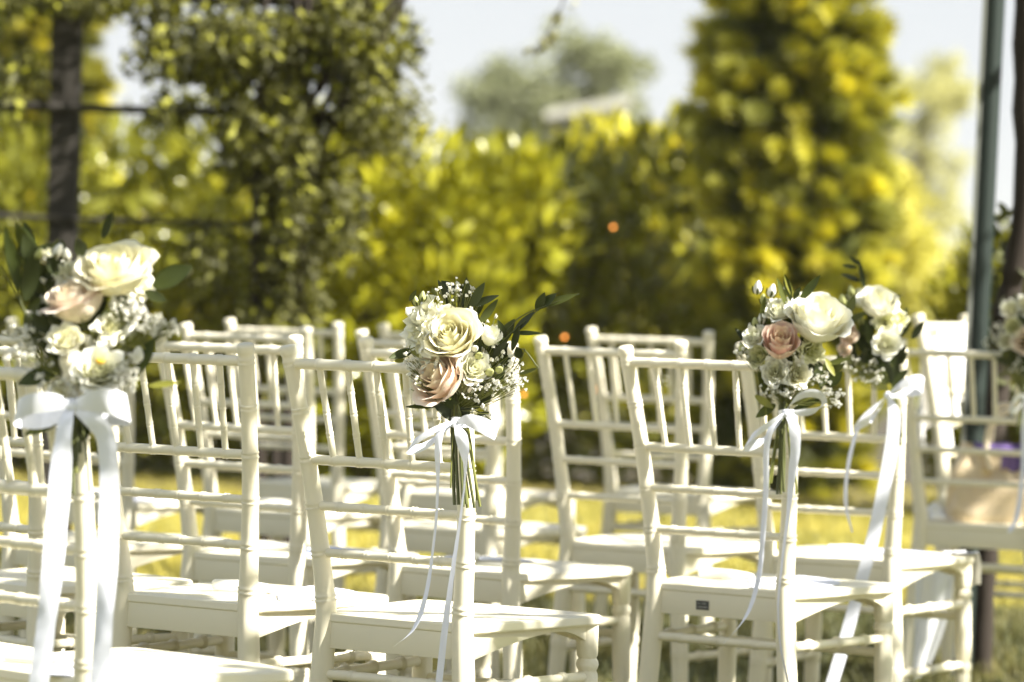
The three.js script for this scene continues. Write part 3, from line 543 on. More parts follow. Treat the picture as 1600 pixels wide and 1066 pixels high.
function filler(o, Q, R, list, n) {                                      // short leaves that close the heart of the bouquet
  for (let i = 0; i < n; i++) { const [px, py, rx, ry] = list[i % list.length], b = ball(R), a = Q(px + b.x * rx, py + b.y * ry, -0.02 + b.z * 0.02), t = a.clone().add(V((R() - 0.5) * 0.07, 0.02 + R() * 0.03, (R() - 0.5) * 0.03)); leafAt(o, a, t, 0.014 + R() * 0.01, leafGreen[R() < 0.45 ? 3 : R() < 0.7 ? 0 : 1], V(R() - 0.5, R() - 0.5, 1)); }
}
function breathCloud(o, Q, R, root, spots, r) { for (const [px, py, rx, ry, dz, n] of spots) { const tips = []; for (let i = 0; i < n; i++) { const b = ball(R); tips.push(Q(px + b.x * rx, py + b.y * ry, dz + b.z * 0.025)); } breath(o, Q(...root), tips, R, r); } }

// centre bouquet, in focus
bouquet(6.40, 711, 662, 'centre bouquet in focus with cream rose above a peach pink rose', (o, Q, R, m) => {
  flower(o, 'big', 'cream', Q(704, 524, 0.03), V(-0.22, 0.5, 0.85), m(52), 0.4);
  flower(o, 'big', 'blush', Q(686, 592, 0.028), V(-0.62, 0.42, 0.66), m(52), 2.1);
  flower(o, 'ruffled', 'ivory', Q(661, 500, 0.0), V(-0.75, 0.45, 0.6), m(40), 0.3); flower(o, 'ruffled', 'ivory', Q(654, 522, 0.012), V(-0.9, 0.1, 0.55), m(35), 1.6);
  flower(o, 'ruffled', 'ivory', Q(668, 551, 0.02), V(-0.6, 0.05, 0.8), m(29), 2.2);
  flower(o, 'bud', 'white', Q(766, 527, 0.02), V(0.35, 0.7, 0.5), m(25), 0.9);
  flower(o, 'spray', 'white', Q(741, 575, 0.028), V(0.3, 0.3, 0.9), m(28), 0.4); flower(o, 'spray', 'green', Q(757, 598, 0.012), V(0.5, -0.1, 0.8), m(17), 1.4);
  flower(o, 'spray', 'green', Q(722, 603, 0.018), V(0.3, -0.5, 0.8), m(19), 1.4);
  for (const [x, y, ax, r] of [[650, 471, -0.3, 8], [660, 464, 0.1, 8], [620, 520, -0.6, 0]]) if (r) bud(o, Q(x, y, 0.0), V(ax, 1, 0.2), m(r), paleBud);
  for (const [x, y, r] of [[748, 556, 9], [742, 545, 8], [780, 578, 9], [765, 582, 10], [736, 610, 8]]) bud(o, Q(x, y, 0.03), V(0.4, 0.3, 1), m(r), r > 8 ? paleBud : white);
  breathCloud(o, Q, R, [712, 560, -0.02], [[690, 464, 26, 18, 0.0, 22], [718, 448, 28, 14, -0.005, 26], [735, 470, 14, 26, 0.0, 12]], 0.0036);
  breathCloud(o, Q, R, [715, 640, 0.0], [[775, 560, 26, 26, 0.01, 24], [800, 577, 22, 24, 0.0, 26], [765, 603, 40, 14, 0.03, 34], [805, 600, 20, 14, 0.01, 22], [742, 612, 24, 16, 0.035, 20], [640, 562, 12, 30, 0.02, 16], [648, 590, 14, 26, 0.035, 14], [762, 510, 20, 26, -0.01, 12], [755, 640, 22, 16, 0.03, 7]], 0.0040);
  for (const [a, b, w, k] of [[[646, 547], [605, 561], 0.019, 0], [[633, 562], [613, 566], 0.01, 2], [[735, 482], [760, 440], 0.022, 0], [[735, 478], [783, 462], 0.016, 3], [[700, 630], [632, 638], 0.014, 0], [[722, 660], [672, 628], 0.026, 3], [[714, 655], [700, 615], 0.03, 0], [[730, 650], [718, 612], 0.024, 1], [[706, 660], [738, 635], 0.03, 3], [[735, 640], [772, 620], 0.014, 3], [[742, 650], [768, 644], 0.008, 3],
    [[802, 520], [838, 486], 0.016, 3], [[800, 548], [812, 506], 0.014, 3], [[838, 486], [852, 455], 0.018, 0], [[842, 482], [872, 458], 0.019, 0], [[846, 478], [905, 460], 0.016, 1], [[800, 520], [850, 522], 0.01, 0], [[790, 528], [776, 498], 0.014, 3], [[812, 585], [842, 575], 0.008, 1], [[812, 560], [806, 540], 0.018, 3], [[745, 665], [770, 655], 0.01, 3], [[640, 470], [652, 452], 0.01, 1], [[680, 462], [676, 448], 0.012, 1], [[640, 540], [656, 560], 0.012, 2], [[720, 640], [760, 595], 0.02, 3], [[705, 600], [720, 560], 0.02, 3], [[750, 628], [782, 590], 0.018, 3], [[740, 560], [752, 530], 0.016, 3], [[770, 560], [795, 530], 0.016, 3]]) leafAt(o, Q(a[0], a[1], 0.006), Q(b[0], b[1], 0.02), w, leafGreen[k], V((R() - 0.5) * 0.9, 0.35, 1));
  for (const [x0, y0, x1, y1, x2, y2] of [[720, 640, 770, 550, 845, 480], [800, 575, 815, 545, 842, 576], [795, 590, 815, 560, 820, 545], [700, 620, 660, 630, 634, 636], [740, 640, 765, 655, 768, 664], [790, 520, 812, 496, 905, 459]]) part(o, 'stem', sweep(curve([Q(x0, y0, -0.005), Q(x1, y1, 0.008), Q(x2, y2, 0.016)], 10), 0.0011, 5), stemDark);
  filler(o, Q, R, [[715, 615, 34, 30], [745, 585, 40, 30], [700, 560, 40, 60], [720, 500, 40, 40], [775, 560, 24, 34]], 70);
  spreadStems(o, Q, R, 711, 662, [[706, 706, 790, 0.0026, 0.012], [712, 716, 793, 0.0028, 0.018], [716, 724, 788, 0.0026, 0.02], [720, 730, 789, 0.003, 0.016], [724, 741, 792, 0.0024, 0.01], [728, 748, 790, 0.0022, 0.008], [710, 712, 784, 0.0026, 0.006], [722, 736, 782, 0.0024, 0.0], [715, 722, 776, 0.0026, 0.0], [709, 701, 768, 0.0012, 0.02], [731, 744, 780, 0.0022, 0.0], [718, 727, 791, 0.0024, 0.024]]);
  const kn = new THREE.Group(); kn.name = 'ribbon'; o.add(kn);
  part(kn, 'knot', new THREE.SphereGeometry(0.0075, 12, 8).scale(1, 1.1, 0.8).applyMatrix4(new THREE.Matrix4().makeTranslation(Q(710, 661, 0.034))), satin);
  ribbonStrip(kn, 'band', [Q(704, 660, 0.014), Q(709, 659, 0.032), Q(720, 660, 0.034), Q(731, 662, 0.02)], V(0, 1, 0), 0.016);
  ribbonStrip(kn, 'loop', [Q(712, 660, 0.036), Q(728, 656, 0.048), Q(752, 664, 0.05), Q(774, 674, 0.036), Q(777, 675, 0.028), Q(770, 673, 0.02), Q(745, 664, 0.02), Q(716, 660, 0.03)], [V(0.1, 1, 0.3), V(0.2, 1, 0.15), V(0.3, 1, 0), V(0.3, 1, -0.1), V(0.2, 1, 0.1)], [0.008, 0.026, 0.03, 0.027, 0.008]);
  ribbonStrip(kn, 'loop', [Q(708, 660, 0.038), Q(690, 667, 0.055), Q(664, 680, 0.06), Q(644, 694, 0.05), Q(640, 700, 0.036), Q(648, 703, 0.022), Q(670, 694, 0.016), Q(692, 676, 0.022), Q(708, 662, 0.034)], [V(0.4, 1, 0.2), V(0.45, 1, 0.3), V(0.5, 1, 0.1), V(0.4, 1, -0.1), V(0.45, 1, 0.1)], [0.007, 0.019, 0.022, 0.02, 0.018, 0.007]);
  ribbonStrip(kn, 'tail', [Q(706, 662, 0.036), Q(690, 672, 0.048), Q(684, 700, 0.05), Q(684, 745, 0.046), Q(682, 800, 0.046), Q(675, 870, 0.05), Q(664, 935, 0.055), Q(645, 985, 0.06), Q(616, 1010, 0.066)], [V(0.8, 0.1, 0.6), V(1, 0.05, 0.4), V(0.5, 0, 1), V(0.4, 0, 1), V(0.7, 0.2, 0.7), V(0.55, 0.5, 0.6)], [0.006, 0.015, 0.012, 0.012, 0.013, 0.014, 0.004], 0, 70);
  ribbonStrip(kn, 'tail', [Q(711, 662, 0.038), Q(719, 676, 0.05), Q(725, 705, 0.05), Q(727, 735, 0.046), Q(722, 790, 0.044), Q(712, 860, 0.046), Q(702, 930, 0.05), Q(693, 1000, 0.052), Q(684, 1085, 0.055)], [V(1, 0, 0.2), V(1, 0, 0.1), V(0.4, 0, 1), V(0.3, 0, 1), V(0.55, 0, 0.8), V(0.7, 0, 0.6), V(0.7, 0, 0.6)], [0.006, 0.022, 0.022, 0.012, 0.013, 0.014, 0.015, 0.016], 0, 70);
});

// left bouquet, nearest
bouquet(5.42, 108, 640, 'large left bouquet with big cream rose, ranunculus and broad hanging ribbons', (o, Q, R, m) => {
  flower(o, 'big', 'cream', Q(180, 424, 0.02), V(-0.15, 0.85, 0.5), m(72), 0.9, 0.85); flower(o, 'ruffled', 'ivory', Q(218, 442, 0.01), V(0.8, 0.1, 0.6), m(30), 0.2);
  flower(o, 'big', 'dusty', Q(120, 470, 0.03), V(-0.3, 0.9, 0.3), m(57), 1.1); flower(o, 'ruffled', 'ivory', Q(108, 425, -0.01), V(-0.3, 0.8, 0.5), m(27), 0.3, 1.2);
  flower(o, 'spray', 'ivory', Q(103, 531, 0.05), V(-0.1, 0.5, 0.85), m(31), 0.5); flower(o, 'spray', 'white', Q(155, 577, 0.06), V(0.25, 0.35, 1), m(40), 0.2);
  const eye = new THREE.SphereGeometry(1, 10, 8); eye.scale(m(8), m(5), m(5)); eye.applyMatrix4(new THREE.Matrix4().makeTranslation(Q(156, 565, 0.092))); part(o, 'flower_eye', eye, std(0.75, 0.45, 0.04, 0.6));
  flower(o, 'ruffled', 'ivory', Q(172, 514, 0.04), V(0.5, 0.35, 0.8), m(25), 0.8); flower(o, 'ruffled', 'green', Q(120, 576, 0.035), V(-0.4, 0.2, 0.9), m(24), 0.8);
  flower(o, 'ruffled', 'ivory', Q(95, 616, 0.03), V(-0.4, -0.2, 0.8), m(24), 1.8); flower(o, 'spray', 'green', Q(128, 552, 0.03), V(0, 0, 1), m(20), 0.8); flower(o, 'ruffled', 'ivory', Q(75, 398, -0.02), V(-0.2, 1, 0.2), m(22), 0.4, 1.3);
  for (const [x, y, r] of [[90, 392, 12], [104, 398, 10], [150, 515, 14], [140, 536, 12], [200, 520, 15], [215, 555, 14], [140, 600, 10], [60, 398, 10]]) bud(o, Q(x, y, 0.03), V((R() - 0.4) * 0.8, 0.8, 0.6), m(r), R() < 0.5 ? paleBud : white);
  breathCloud(o, Q, R, [120, 600, 0.02], [[222, 498, 34, 24, 0.03, 44], [255, 512, 26, 18, 0.02, 26], [190, 480, 30, 18, 0.03, 24], [185, 600, 26, 26, 0.06, 36], [205, 575, 16, 24, 0.05, 20], [40, 520, 34, 40, 0.0, 26], [70, 470, 22, 34, -0.01, 16], [70, 590, 22, 26, 0.03, 14], [125, 600, 22, 18, 0.06, 14], [30, 555, 26, 16, 0.04, 12]], 0.0054);
  for (const [a, b, w, k] of [[[238, 448], [305, 415], 0.034, 0], [[225, 455], [262, 472], 0.018, 3], [[95, 575], [24, 603], 0.03, 0], [[205, 590], [246, 525], 0.028, 0], [[195, 580], [215, 545], 0.024, 2], [[95, 655], [35, 682], 0.02, 1], [[232, 603], [286, 598], 0.012, 2], [[30, 455], [6, 348], 0.02, 0], [[55, 420], [35, 362], 0.026, 3], [[130, 400], [118, 372], 0.022, 3], [[160, 372], [178, 330], 0.018, 3], [[40, 470], [58, 380], 0.03, 3], [[90, 430], [70, 400], 0.02, 3], [[80, 520], [45, 490], 0.024, 3], [[90, 560], [60, 530], 0.02, 3], [[118, 690], [116, 648], 0.022, 0], [[128, 690], [132, 646], 0.024, 3], [[112, 690], [122, 640], 0.02, 0], [[120, 700], [126, 645], 0.026, 0], [[180, 520], [230, 548], 0.02, 2], [[160, 510], [190, 492], 0.02, 2], [[150, 530], [125, 520], 0.018, 2], [[75, 430], [88, 395], 0.02, 3]]) leafAt(o, Q(a[0], a[1], 0.02), Q(b[0], b[1], 0.03), w, leafGreen[k], V((R() - 0.5) * 0.9, 0.3, 1));
  for (const [x0, y0, x1, y1, x2, y2] of [[110, 600, 70, 540, 0, 416], [110, 600, 50, 520, 15, 400], [120, 600, 60, 560, 28, 520], [150, 600, 220, 540, 275, 512], [110, 620, 60, 545, 40, 500]]) part(o, 'stem', sweep(curve([Q(x0, y0, 0), Q(x1, y1, 0.01), Q(x2, y2, 0.01)], 10), 0.0012, 5), stemDark);
  filler(o, Q, R, [[120, 560, 40, 60], [150, 500, 50, 50], [70, 500, 36, 60], [120, 640, 14, 40], [60, 420, 40, 40]], 80);
  spreadStems(o, Q, R, 112, 640, [[114, 112, 770, 0.0026, 0.035], [118, 116, 768, 0.0024, 0.03], [124, 136, 772, 0.0018, 0.035], [120, 123, 735, 0.0024, 0.03], [116, 118, 715, 0.003, 0.03], [126, 122, 705, 0.003, 0.025], [112, 116, 700, 0.003, 0.025]]);
  const kn = new THREE.Group(); kn.name = 'ribbon'; o.add(kn);
  part(kn, 'knot', new THREE.SphereGeometry(0.012, 12, 8).scale(1, 0.9, 0.8).applyMatrix4(new THREE.Matrix4().makeTranslation(Q(112, 634, 0.06))), satin);
  ribbonStrip(kn, 'band', [Q(100, 636, 0.03), Q(110, 634, 0.055), Q(126, 634, 0.055), Q(138, 636, 0.03)], V(0, 1, 0), 0.022);
  ribbonStrip(kn, 'loop', [Q(110, 634, 0.062), Q(86, 629, 0.085), Q(52, 631, 0.09), Q(30, 639, 0.075), Q(24, 645, 0.055), Q(32, 650, 0.035), Q(62, 654, 0.026), Q(90, 648, 0.034), Q(108, 637, 0.05)], [V(0.2, 1, 0.2), V(0.12, 1, 0.3), V(0.2, 1, 0.25), V(0.1, 1, -0.2), V(0, 1, -0.35), V(0, 1, 0)], [0.012, 0.03, 0.036, 0.034, 0.034, 0.03, 0.012]);
  ribbonStrip(kn, 'loop', [Q(114, 634, 0.062), Q(138, 628, 0.088), Q(168, 628, 0.094), Q(192, 634, 0.08), Q(201, 640, 0.058), Q(192, 646, 0.036), Q(160, 648, 0.026), Q(134, 644, 0.034), Q(116, 637, 0.05)], [V(-0.2, 1, 0.2), V(-0.1, 1, 0.35), V(-0.2, 1, 0.3), V(-0.1, 1, -0.2), V(0, 1, -0.35), V(0, 1, 0)], [0.012, 0.034, 0.044, 0.042, 0.036, 0.03, 0.012]);
  ribbonStrip(kn, 'tail', [Q(110, 637, 0.062), Q(103, 655, 0.075), Q(97, 700, 0.08), Q(93, 760, 0.078), Q(85, 850, 0.075), Q(76, 940, 0.075), Q(66, 1020, 0.075), Q(58, 1090, 0.075)], [V(1, 0.1, 0.5), V(1, 0.1, 0.5), V(1, 0.1, -0.5), V(1, 0, 0.4), V(1, 0, 0.2)], [0.014, 0.026, 0.031, 0.032, 0.031, 0.03, 0.03], 0, 70);
  ribbonStrip(kn, 'tail', [Q(116, 637, 0.062), Q(140, 652, 0.08), Q(163, 680, 0.082), Q(170, 740, 0.078), Q(170, 820, 0.075), Q(166, 900, 0.075), Q(160, 1000, 0.078), Q(155, 1090, 0.08)], [V(0.4, 1, 0.3), V(0.9, 0.5, 0.4), V(1, 0.1, 0.4), V(1, 0, -0.5), V(1, 0, 0.5), V(1, 0, 0.2)], [0.014, 0.03, 0.031, 0.028, 0.03, 0.03, 0.03], 0, 70);
});

// right bouquet on the tagged chair, sunlit
bouquet(7.28, 1226, 652, 'sunlit bouquet with one bright white rose and a coral pink rose', (o, Q, R, m) => {
  flower(o, 'big', 'ivory', Q(1279, 500, 0.03), V(0.15, 0.8, 0.55), m(58), 0.2); flower(o, 'bud', 'rose', Q(1220, 538, 0.045), V(-0.05, 0.6, 0.8), m(43), 0.4, 1.1);
  flower(o, 'spray', 'white', Q(1217, 484, 0.02), V(-0.2, 0.75, 0.7), m(25), 0.2); flower(o, 'spray', 'white', Q(1178, 524, 0.02), V(-0.5, 0.5, 0.8), m(20), 0.9); flower(o, 'spray', 'green', Q(1185, 556, 0.025), V(-0.5, 0.2, 0.9), m(20), 0.9);
  flower(o, 'spray', 'white', Q(1212, 581, 0.045), V(-0.15, 0.2, 1), m(24), 1.3); flower(o, 'spray', 'ivory', Q(1246, 585, 0.045), V(0.2, 0.25, 1), m(24), 0.7); flower(o, 'ruffled', 'green', Q(1268, 550, 0.02), V(0.3, -0.2, 0.9), m(22), 0.2);
  for (const [x, y, r] of [[1184, 450, 10], [1206, 455, 10], [1193, 468, 8], [1160, 545, 9], [1190, 498, 9], [1180, 505, 8], [1256, 570, 8]]) bud(o, Q(x, y, 0.01), V((R() - 0.6) * 0.6, 1, 0.3), m(r), R() < 0.4 ? paleBud : white);
  breathCloud(o, Q, R, [1226, 630, 0.01], [[1165, 550, 16, 18, 0.02, 16], [1225, 608, 34, 14, 0.05, 26], [1275, 590, 20, 22, 0.03, 22], [1300, 610, 20, 18, 0.03, 18], [1308, 628, 14, 16, 0.03, 12], [1200, 610, 14, 14, 0.04, 12], [1215, 466, 24, 14, 0.0, 9], [1245, 560, 14, 12, 0.05, 8]], 0.0046);
  for (const [a, b, w, k] of [[[1230, 480], [1212, 433], 0.016, 1], [[1236, 470], [1225, 426], 0.016, 0], [[1240, 468], [1252, 448], 0.014, 0], [[1250, 470], [1284, 428], 0.02, 0], [[1240, 465], [1224, 428], 0.012, 2], [[1212, 632], [1180, 655], 0.024, 1], [[1200, 620], [1184, 578], 0.022, 1], [[1240, 640], [1290, 622], 0.016, 0], [[1290, 560], [1305, 590], 0.014, 2], [[1290, 570], [1330, 560], 0.014, 1], [[1300, 585], [1322, 566], 0.012, 1], [[1180, 618], [1210, 640], 0.018, 2], [[1225, 560], [1205, 540], 0.014, 2], [[1242, 575], [1240, 545], 0.014, 1], [[1255, 545], [1245, 525], 0.02, 3], [[1325, 490], [1338, 460], 0.02, 1], [[1190, 500], [1196, 460], 0.012, 1]]) leafAt(o, Q(a[0], a[1], 0.02), Q(b[0], b[1], 0.03), w, leafGreen[k], V((R() - 0.5) * 0.8, 0.4, 1));
  filler(o, Q, R, [[1225, 590, 30, 36], [1245, 540, 40, 40], [1200, 540, 30, 40], [1290, 600, 20, 14]], 60);
  spreadStems(o, Q, R, 1226, 655, [[1216, 1204, 766, 0.0024, 0.02], [1219, 1212, 770, 0.0026, 0.024], [1222, 1218, 772, 0.0026, 0.02], [1226, 1226, 768, 0.0026, 0.03], [1230, 1233, 770, 0.0024, 0.02], [1234, 1249, 768, 0.002, 0.01], [1224, 1222, 764, 0.0026, 0.008], [1220, 1209, 760, 0.0022, 0.006]]);
  const kn = new THREE.Group(); kn.name = 'ribbon'; o.add(kn);
  part(kn, 'knot', new THREE.SphereGeometry(0.008, 12, 8).applyMatrix4(new THREE.Matrix4().makeTranslation(Q(1228, 646, 0.05))), satin);
  ribbonStrip(kn, 'band', [Q(1216, 648, 0.02), Q(1224, 646, 0.046), Q(1236, 646, 0.046), Q(1246, 648, 0.02)], V(0, 1, 0), 0.015);
  ribbonStrip(kn, 'loop', [Q(1226, 646, 0.052), Q(1240, 626, 0.068), Q(1262, 615, 0.074), Q(1282, 618, 0.066), Q(1288, 630, 0.054), Q(1276, 641, 0.04), Q(1252, 645, 0.036), Q(1232, 644, 0.044)], [V(0.5, 0.7, 0.5), V(0.2, 0.8, 0.55), V(0.1, 0.8, 0.6), V(0.6, 0.4, 0.8), V(0, 0.8, 0.5), V(0, 0.8, 0.6)], [0.008, 0.02, 0.021, 0.018, 0.019, 0.017, 0.008]);
  ribbonStrip(kn, 'loop', [Q(1226, 647, 0.054), Q(1204, 662, 0.072), Q(1182, 678, 0.078), Q(1168, 690, 0.064), Q(1170, 696, 0.046), Q(1188, 692, 0.034), Q(1208, 674, 0.036), Q(1226, 650, 0.046)], [V(0.5, 1, 0.2), V(0.5, 1, 0.2), V(0.55, 1, 0.1), V(0.5, 1, -0.1), V(0.5, 1, -0.2)], [0.008, 0.024, 0.03, 0.03, 0.026, 0.02, 0.008]);
  ribbonStrip(kn, 'tail', [Q(1224, 648, 0.05), Q(1206, 668, 0.062), Q(1198, 700, 0.064), Q(1197, 760, 0.06), Q(1192, 840, 0.06), Q(1184, 910, 0.066), Q(1165, 965, 0.072), Q(1130, 1007, 0.08)], [V(0.8, 0.2, 0.6), V(1, 0, 0.3), V(0.9, 0, 0.5), V(0.8, 0, 0.6), V(0.7, 0.3, 0.6), V(0.4, 0.7, 0.5)], [0.008, 0.013, 0.012, 0.012, 0.012, 0.012, 0.004], 0, 70);
  ribbonStrip(kn, 'tail', [Q(1229, 648, 0.05), Q(1240, 664, 0.06), Q(1243, 700, 0.06), Q(1238, 740, 0.056), Q(1232, 800, 0.056), Q(1222, 880, 0.06), Q(1216, 950, 0.062), Q(1220, 1010, 0.062), Q(1236, 1085, 0.064)], [V(1, 0, 0.1), V(1, 0, 0.15), V(1, 0, 0.5), V(0.5, 0, 1), V(0.35, 0, 1), V(0.3, 0, 1), V(0.3, 0, 1)], [0.008, 0.022, 0.02, 0.016, 0.013, 0.012, 0.012, 0.013], 0, 70);
});

// bouquet behind it
bouquet(8.16, 1390, 622, 'shaded bouquet with spiral white rose and dark leaves behind the sunlit one', (o, Q, R, m) => {
  flower(o, 'big', 'ivory', Q(1372, 474, 0.02), V(0.1, 0.8, 0.6), m(36), 0.3); flower(o, 'spray', 'white', Q(1386, 537, 0.04), V(0.1, 0.2, 1), m(24), 0.6); flower(o, 'bud', 'blush', Q(1330, 524, 0.02), V(-0.6, 0.3, 0.8), m(24), 0.8); flower(o, 'bud', 'blush', Q(1322, 545, 0.02), V(-0.6, -0.2, 0.8), m(17), 0.8);
  flower(o, 'ruffled', 'green', Q(1385, 503, 0.02), V(0.1, 0.2, 1), m(20), 0.2); flower(o, 'ruffled', 'green', Q(1405, 500, 0.01), V(0.5, 0.2, 0.9), m(17), 0.9); flower(o, 'ruffled', 'green', Q(1342, 465, 0.0), V(-0.3, 0.7, 0.7), m(18), 0.9);
  for (const [x, y, r] of [[1316, 470, 9], [1330, 455, 8], [1345, 500, 8]]) bud(o, Q(x, y, 0.01), V((R() - 0.6) * 0.6, 1, 0.3), m(r), paleBud);
  breathCloud(o, Q, R, [1388, 610, 0.0], [[1335, 578, 30, 18, 0.02, 26], [1360, 590, 22, 14, 0.03, 16], [1318, 560, 18, 18, 0.01, 12], [1375, 570, 18, 12, 0.04, 8]], 0.004);
  for (const [a, b, w, k] of [[[1352, 455], [1340, 402], 0.016, 3], [[1346, 440], [1312, 428], 0.014, 3], [[1340, 418], [1314, 415], 0.012, 3], [[1345, 415], [1325, 400], 0.012, 3], [[1380, 480], [1410, 460], 0.016, 3], [[1425, 530], [1446, 500], 0.02, 3], [[1400, 560], [1418, 540], 0.02, 3], [[1392, 600], [1380, 555], 0.026, 3], [[1386, 600], [1362, 560], 0.026, 3], [[1396, 600], [1402, 556], 0.024, 3], [[1394, 604], [1420, 575], 0.02, 0], [[1366, 550], [1350, 500], 0.02, 0], [[1312, 500], [1338, 458], 0.022, 1], [[1318, 506], [1362, 486], 0.018, 1], [[1330, 580], [1365, 568], 0.012, 2], [[1300, 565], [1290, 590], 0.014, 1], [[1398, 700], [1406, 640], 0.01, 3], [[1404, 690], [1410, 640], 0.01, 3]]) leafAt(o, Q(a[0], a[1], 0.01), Q(b[0], b[1], 0.02), w, leafGreen[k], V((R() - 0.5) * 0.8, 0.4, 1));
  filler(o, Q, R, [[1385, 580, 26, 30], [1350, 540, 34, 40], [1345, 575, 30, 20], [1390, 510, 20, 30]], 70);
  spreadStems(o, Q, R, 1392, 625, [[1396, 1400, 690, 0.0024, 0.0], [1399, 1408, 692, 0.0024, 0.0], [1402, 1412, 684, 0.0022, 0.0], [1394, 1396, 680, 0.0024, 0.01]]);
  const kn = new THREE.Group(); kn.name = 'ribbon'; o.add(kn);
  part(kn, 'knot', new THREE.SphereGeometry(0.009, 12, 8).applyMatrix4(new THREE.Matrix4().makeTranslation(Q(1388, 618, 0.04))), satin);
  ribbonStrip(kn, 'loop', [Q(1388, 618, 0.044), Q(1404, 604, 0.064), Q(1426, 596, 0.07), Q(1441, 600, 0.055), Q(1442, 606, 0.04), Q(1424, 612, 0.026), Q(1394, 620, 0.036)], [V(0.3, 1, 0.1), V(0.35, 1, 0.2), V(0.2, 1, 0), V(0.1, 1, -0.2), V(0.2, 1, 0)], [0.008, 0.026, 0.032, 0.032, 0.026, 0.008]);
  ribbonStrip(kn, 'loop', [Q(1387, 618, 0.044), Q(1370, 632, 0.064), Q(1354, 650, 0.07), Q(1346, 664, 0.056), Q(1350, 668, 0.04), Q(1364, 652, 0.028), Q(1384, 624, 0.036)], [V(0.8, 0.8, 0.1), V(0.9, 0.6, 0.2), V(1, 0.5, 0), V(0.9, 0.6, -0.2), V(0.8, 0.8, 0)], [0.008, 0.03, 0.042, 0.04, 0.03, 0.008]);
  ribbonStrip(kn, 'tail', [Q(1389, 620, 0.042), Q(1397, 645, 0.05), Q(1393, 700, 0.052), Q(1380, 770, 0.055), Q(1362, 850, 0.06), Q(1340, 930, 0.065), Q(1318, 1010, 0.07), Q(1300, 1070, 0.072)], [V(1, 0.1, 0.2), V(1, 0.1, 0.1), V(1, 0.2, 0.2), V(1, 0.2, 0)], [0.01, 0.028, 0.03, 0.03, 0.03, 0.03, 0.03], 0, 60);
  ribbonStrip(kn, 'tail', [Q(1385, 620, 0.042), Q(1350, 650, 0.052), Q(1334, 690, 0.054), Q(1324, 740, 0.054), Q(1322, 790, 0.055), Q(1332, 832, 0.056)], [V(0.7, 0.4, 0.6), V(0.6, 0, 0.9), V(0.6, 0, 0.9), V(0.8, 0, 0.5)], [0.008, 0.014, 0.014, 0.013, 0.004], 0, 50);
});

// bouquet cut by the right edge
bouquet(9.55, 1596, 632, 'bouquet cut off by the right edge, white rosebuds over the handbag chair', (o, Q, R, m) => {
  flower(o, 'spray', 'ivory', Q(1580, 483, 0.03), V(-0.2, 0.5, 0.9), m(17), 0.3); flower(o, 'spray', 'ivory', Q(1606, 478, 0.02), V(0.2, 0.5, 0.9), m(20), 1.3); flower(o, 'spray', 'green', Q(1583, 510, 0.03), V(-0.4, 0.2, 0.9), m(15), 0.7); flower(o, 'spray', 'ivory', Q(1572, 534, 0.03), V(-0.4, 0.1, 0.9), m(14), 0.7);
  flower(o, 'big', 'dusty', Q(1604, 533, 0.035), V(-0.2, 0.2, 1), m(25), 0.5); flower(o, 'big', 'cream', Q(1640, 500, 0.02), V(0.2, 0.4, 1), m(34), 0.5);
  breathCloud(o, Q, R, [1596, 610, 0.0], [[1562, 520, 16, 22, 0.02, 24], [1548, 535, 16, 12, 0.01, 10], [1590, 570, 20, 14, 0.03, 14]], 0.0046);
  for (const [a, b, w, k] of [[[1580, 570], [1552, 556], 0.02, 3], [[1590, 580], [1578, 545], 0.026, 3], [[1596, 590], [1606, 552], 0.026, 3], [[1570, 540], [1540, 532], 0.016, 3], [[1590, 480], [1586, 455], 0.014, 0]]) leafAt(o, Q(a[0], a[1], 0.01), Q(b[0], b[1], 0.02), w, leafGreen[k]);
  filler(o, Q, R, [[1590, 560, 18, 24], [1600, 510, 24, 24]], 34);
  spreadStems(o, Q, R, 1597, 630, [[1598, 1600, 690, 0.0024, 0.0], [1602, 1606, 694, 0.0024, 0.0], [1596, 1595, 684, 0.0024, 0.0]]);
  const kn = new THREE.Group(); kn.name = 'ribbon'; o.add(kn);
  part(kn, 'knot', new THREE.SphereGeometry(0.009, 12, 8).applyMatrix4(new THREE.Matrix4().makeTranslation(Q(1604, 622, 0.04))), satin);
  ribbonStrip(kn, 'loop', [Q(1604, 622, 0.042), Q(1592, 620, 0.055), Q(1580, 632, 0.058), Q(1584, 644, 0.05), Q(1602, 626, 0.042)], V(0.2, 0.8, 0.6), [0.01, 0.03, 0.03, 0.01]);
  ribbonStrip(kn, 'loop', [Q(1606, 622, 0.042), Q(1625, 614, 0.055), Q(1640, 628, 0.05), Q(1606, 626, 0.042)], V(0.2, 0.8, 0.6), [0.01, 0.03, 0.01]);
  ribbonStrip(kn, 'tail', [Q(1604, 626, 0.042), Q(1600, 670, 0.05), Q(1599, 730, 0.055), Q(1594, 780, 0.06), Q(1588, 812, 0.065), Q(1578, 832, 0.07)], [V(1, 0, 0.5), V(0.6, 0, 0.8), V(0.8, 0.2, 0.5)], [0.01, 0.014, 0.018, 0.014], 0, 40);
});
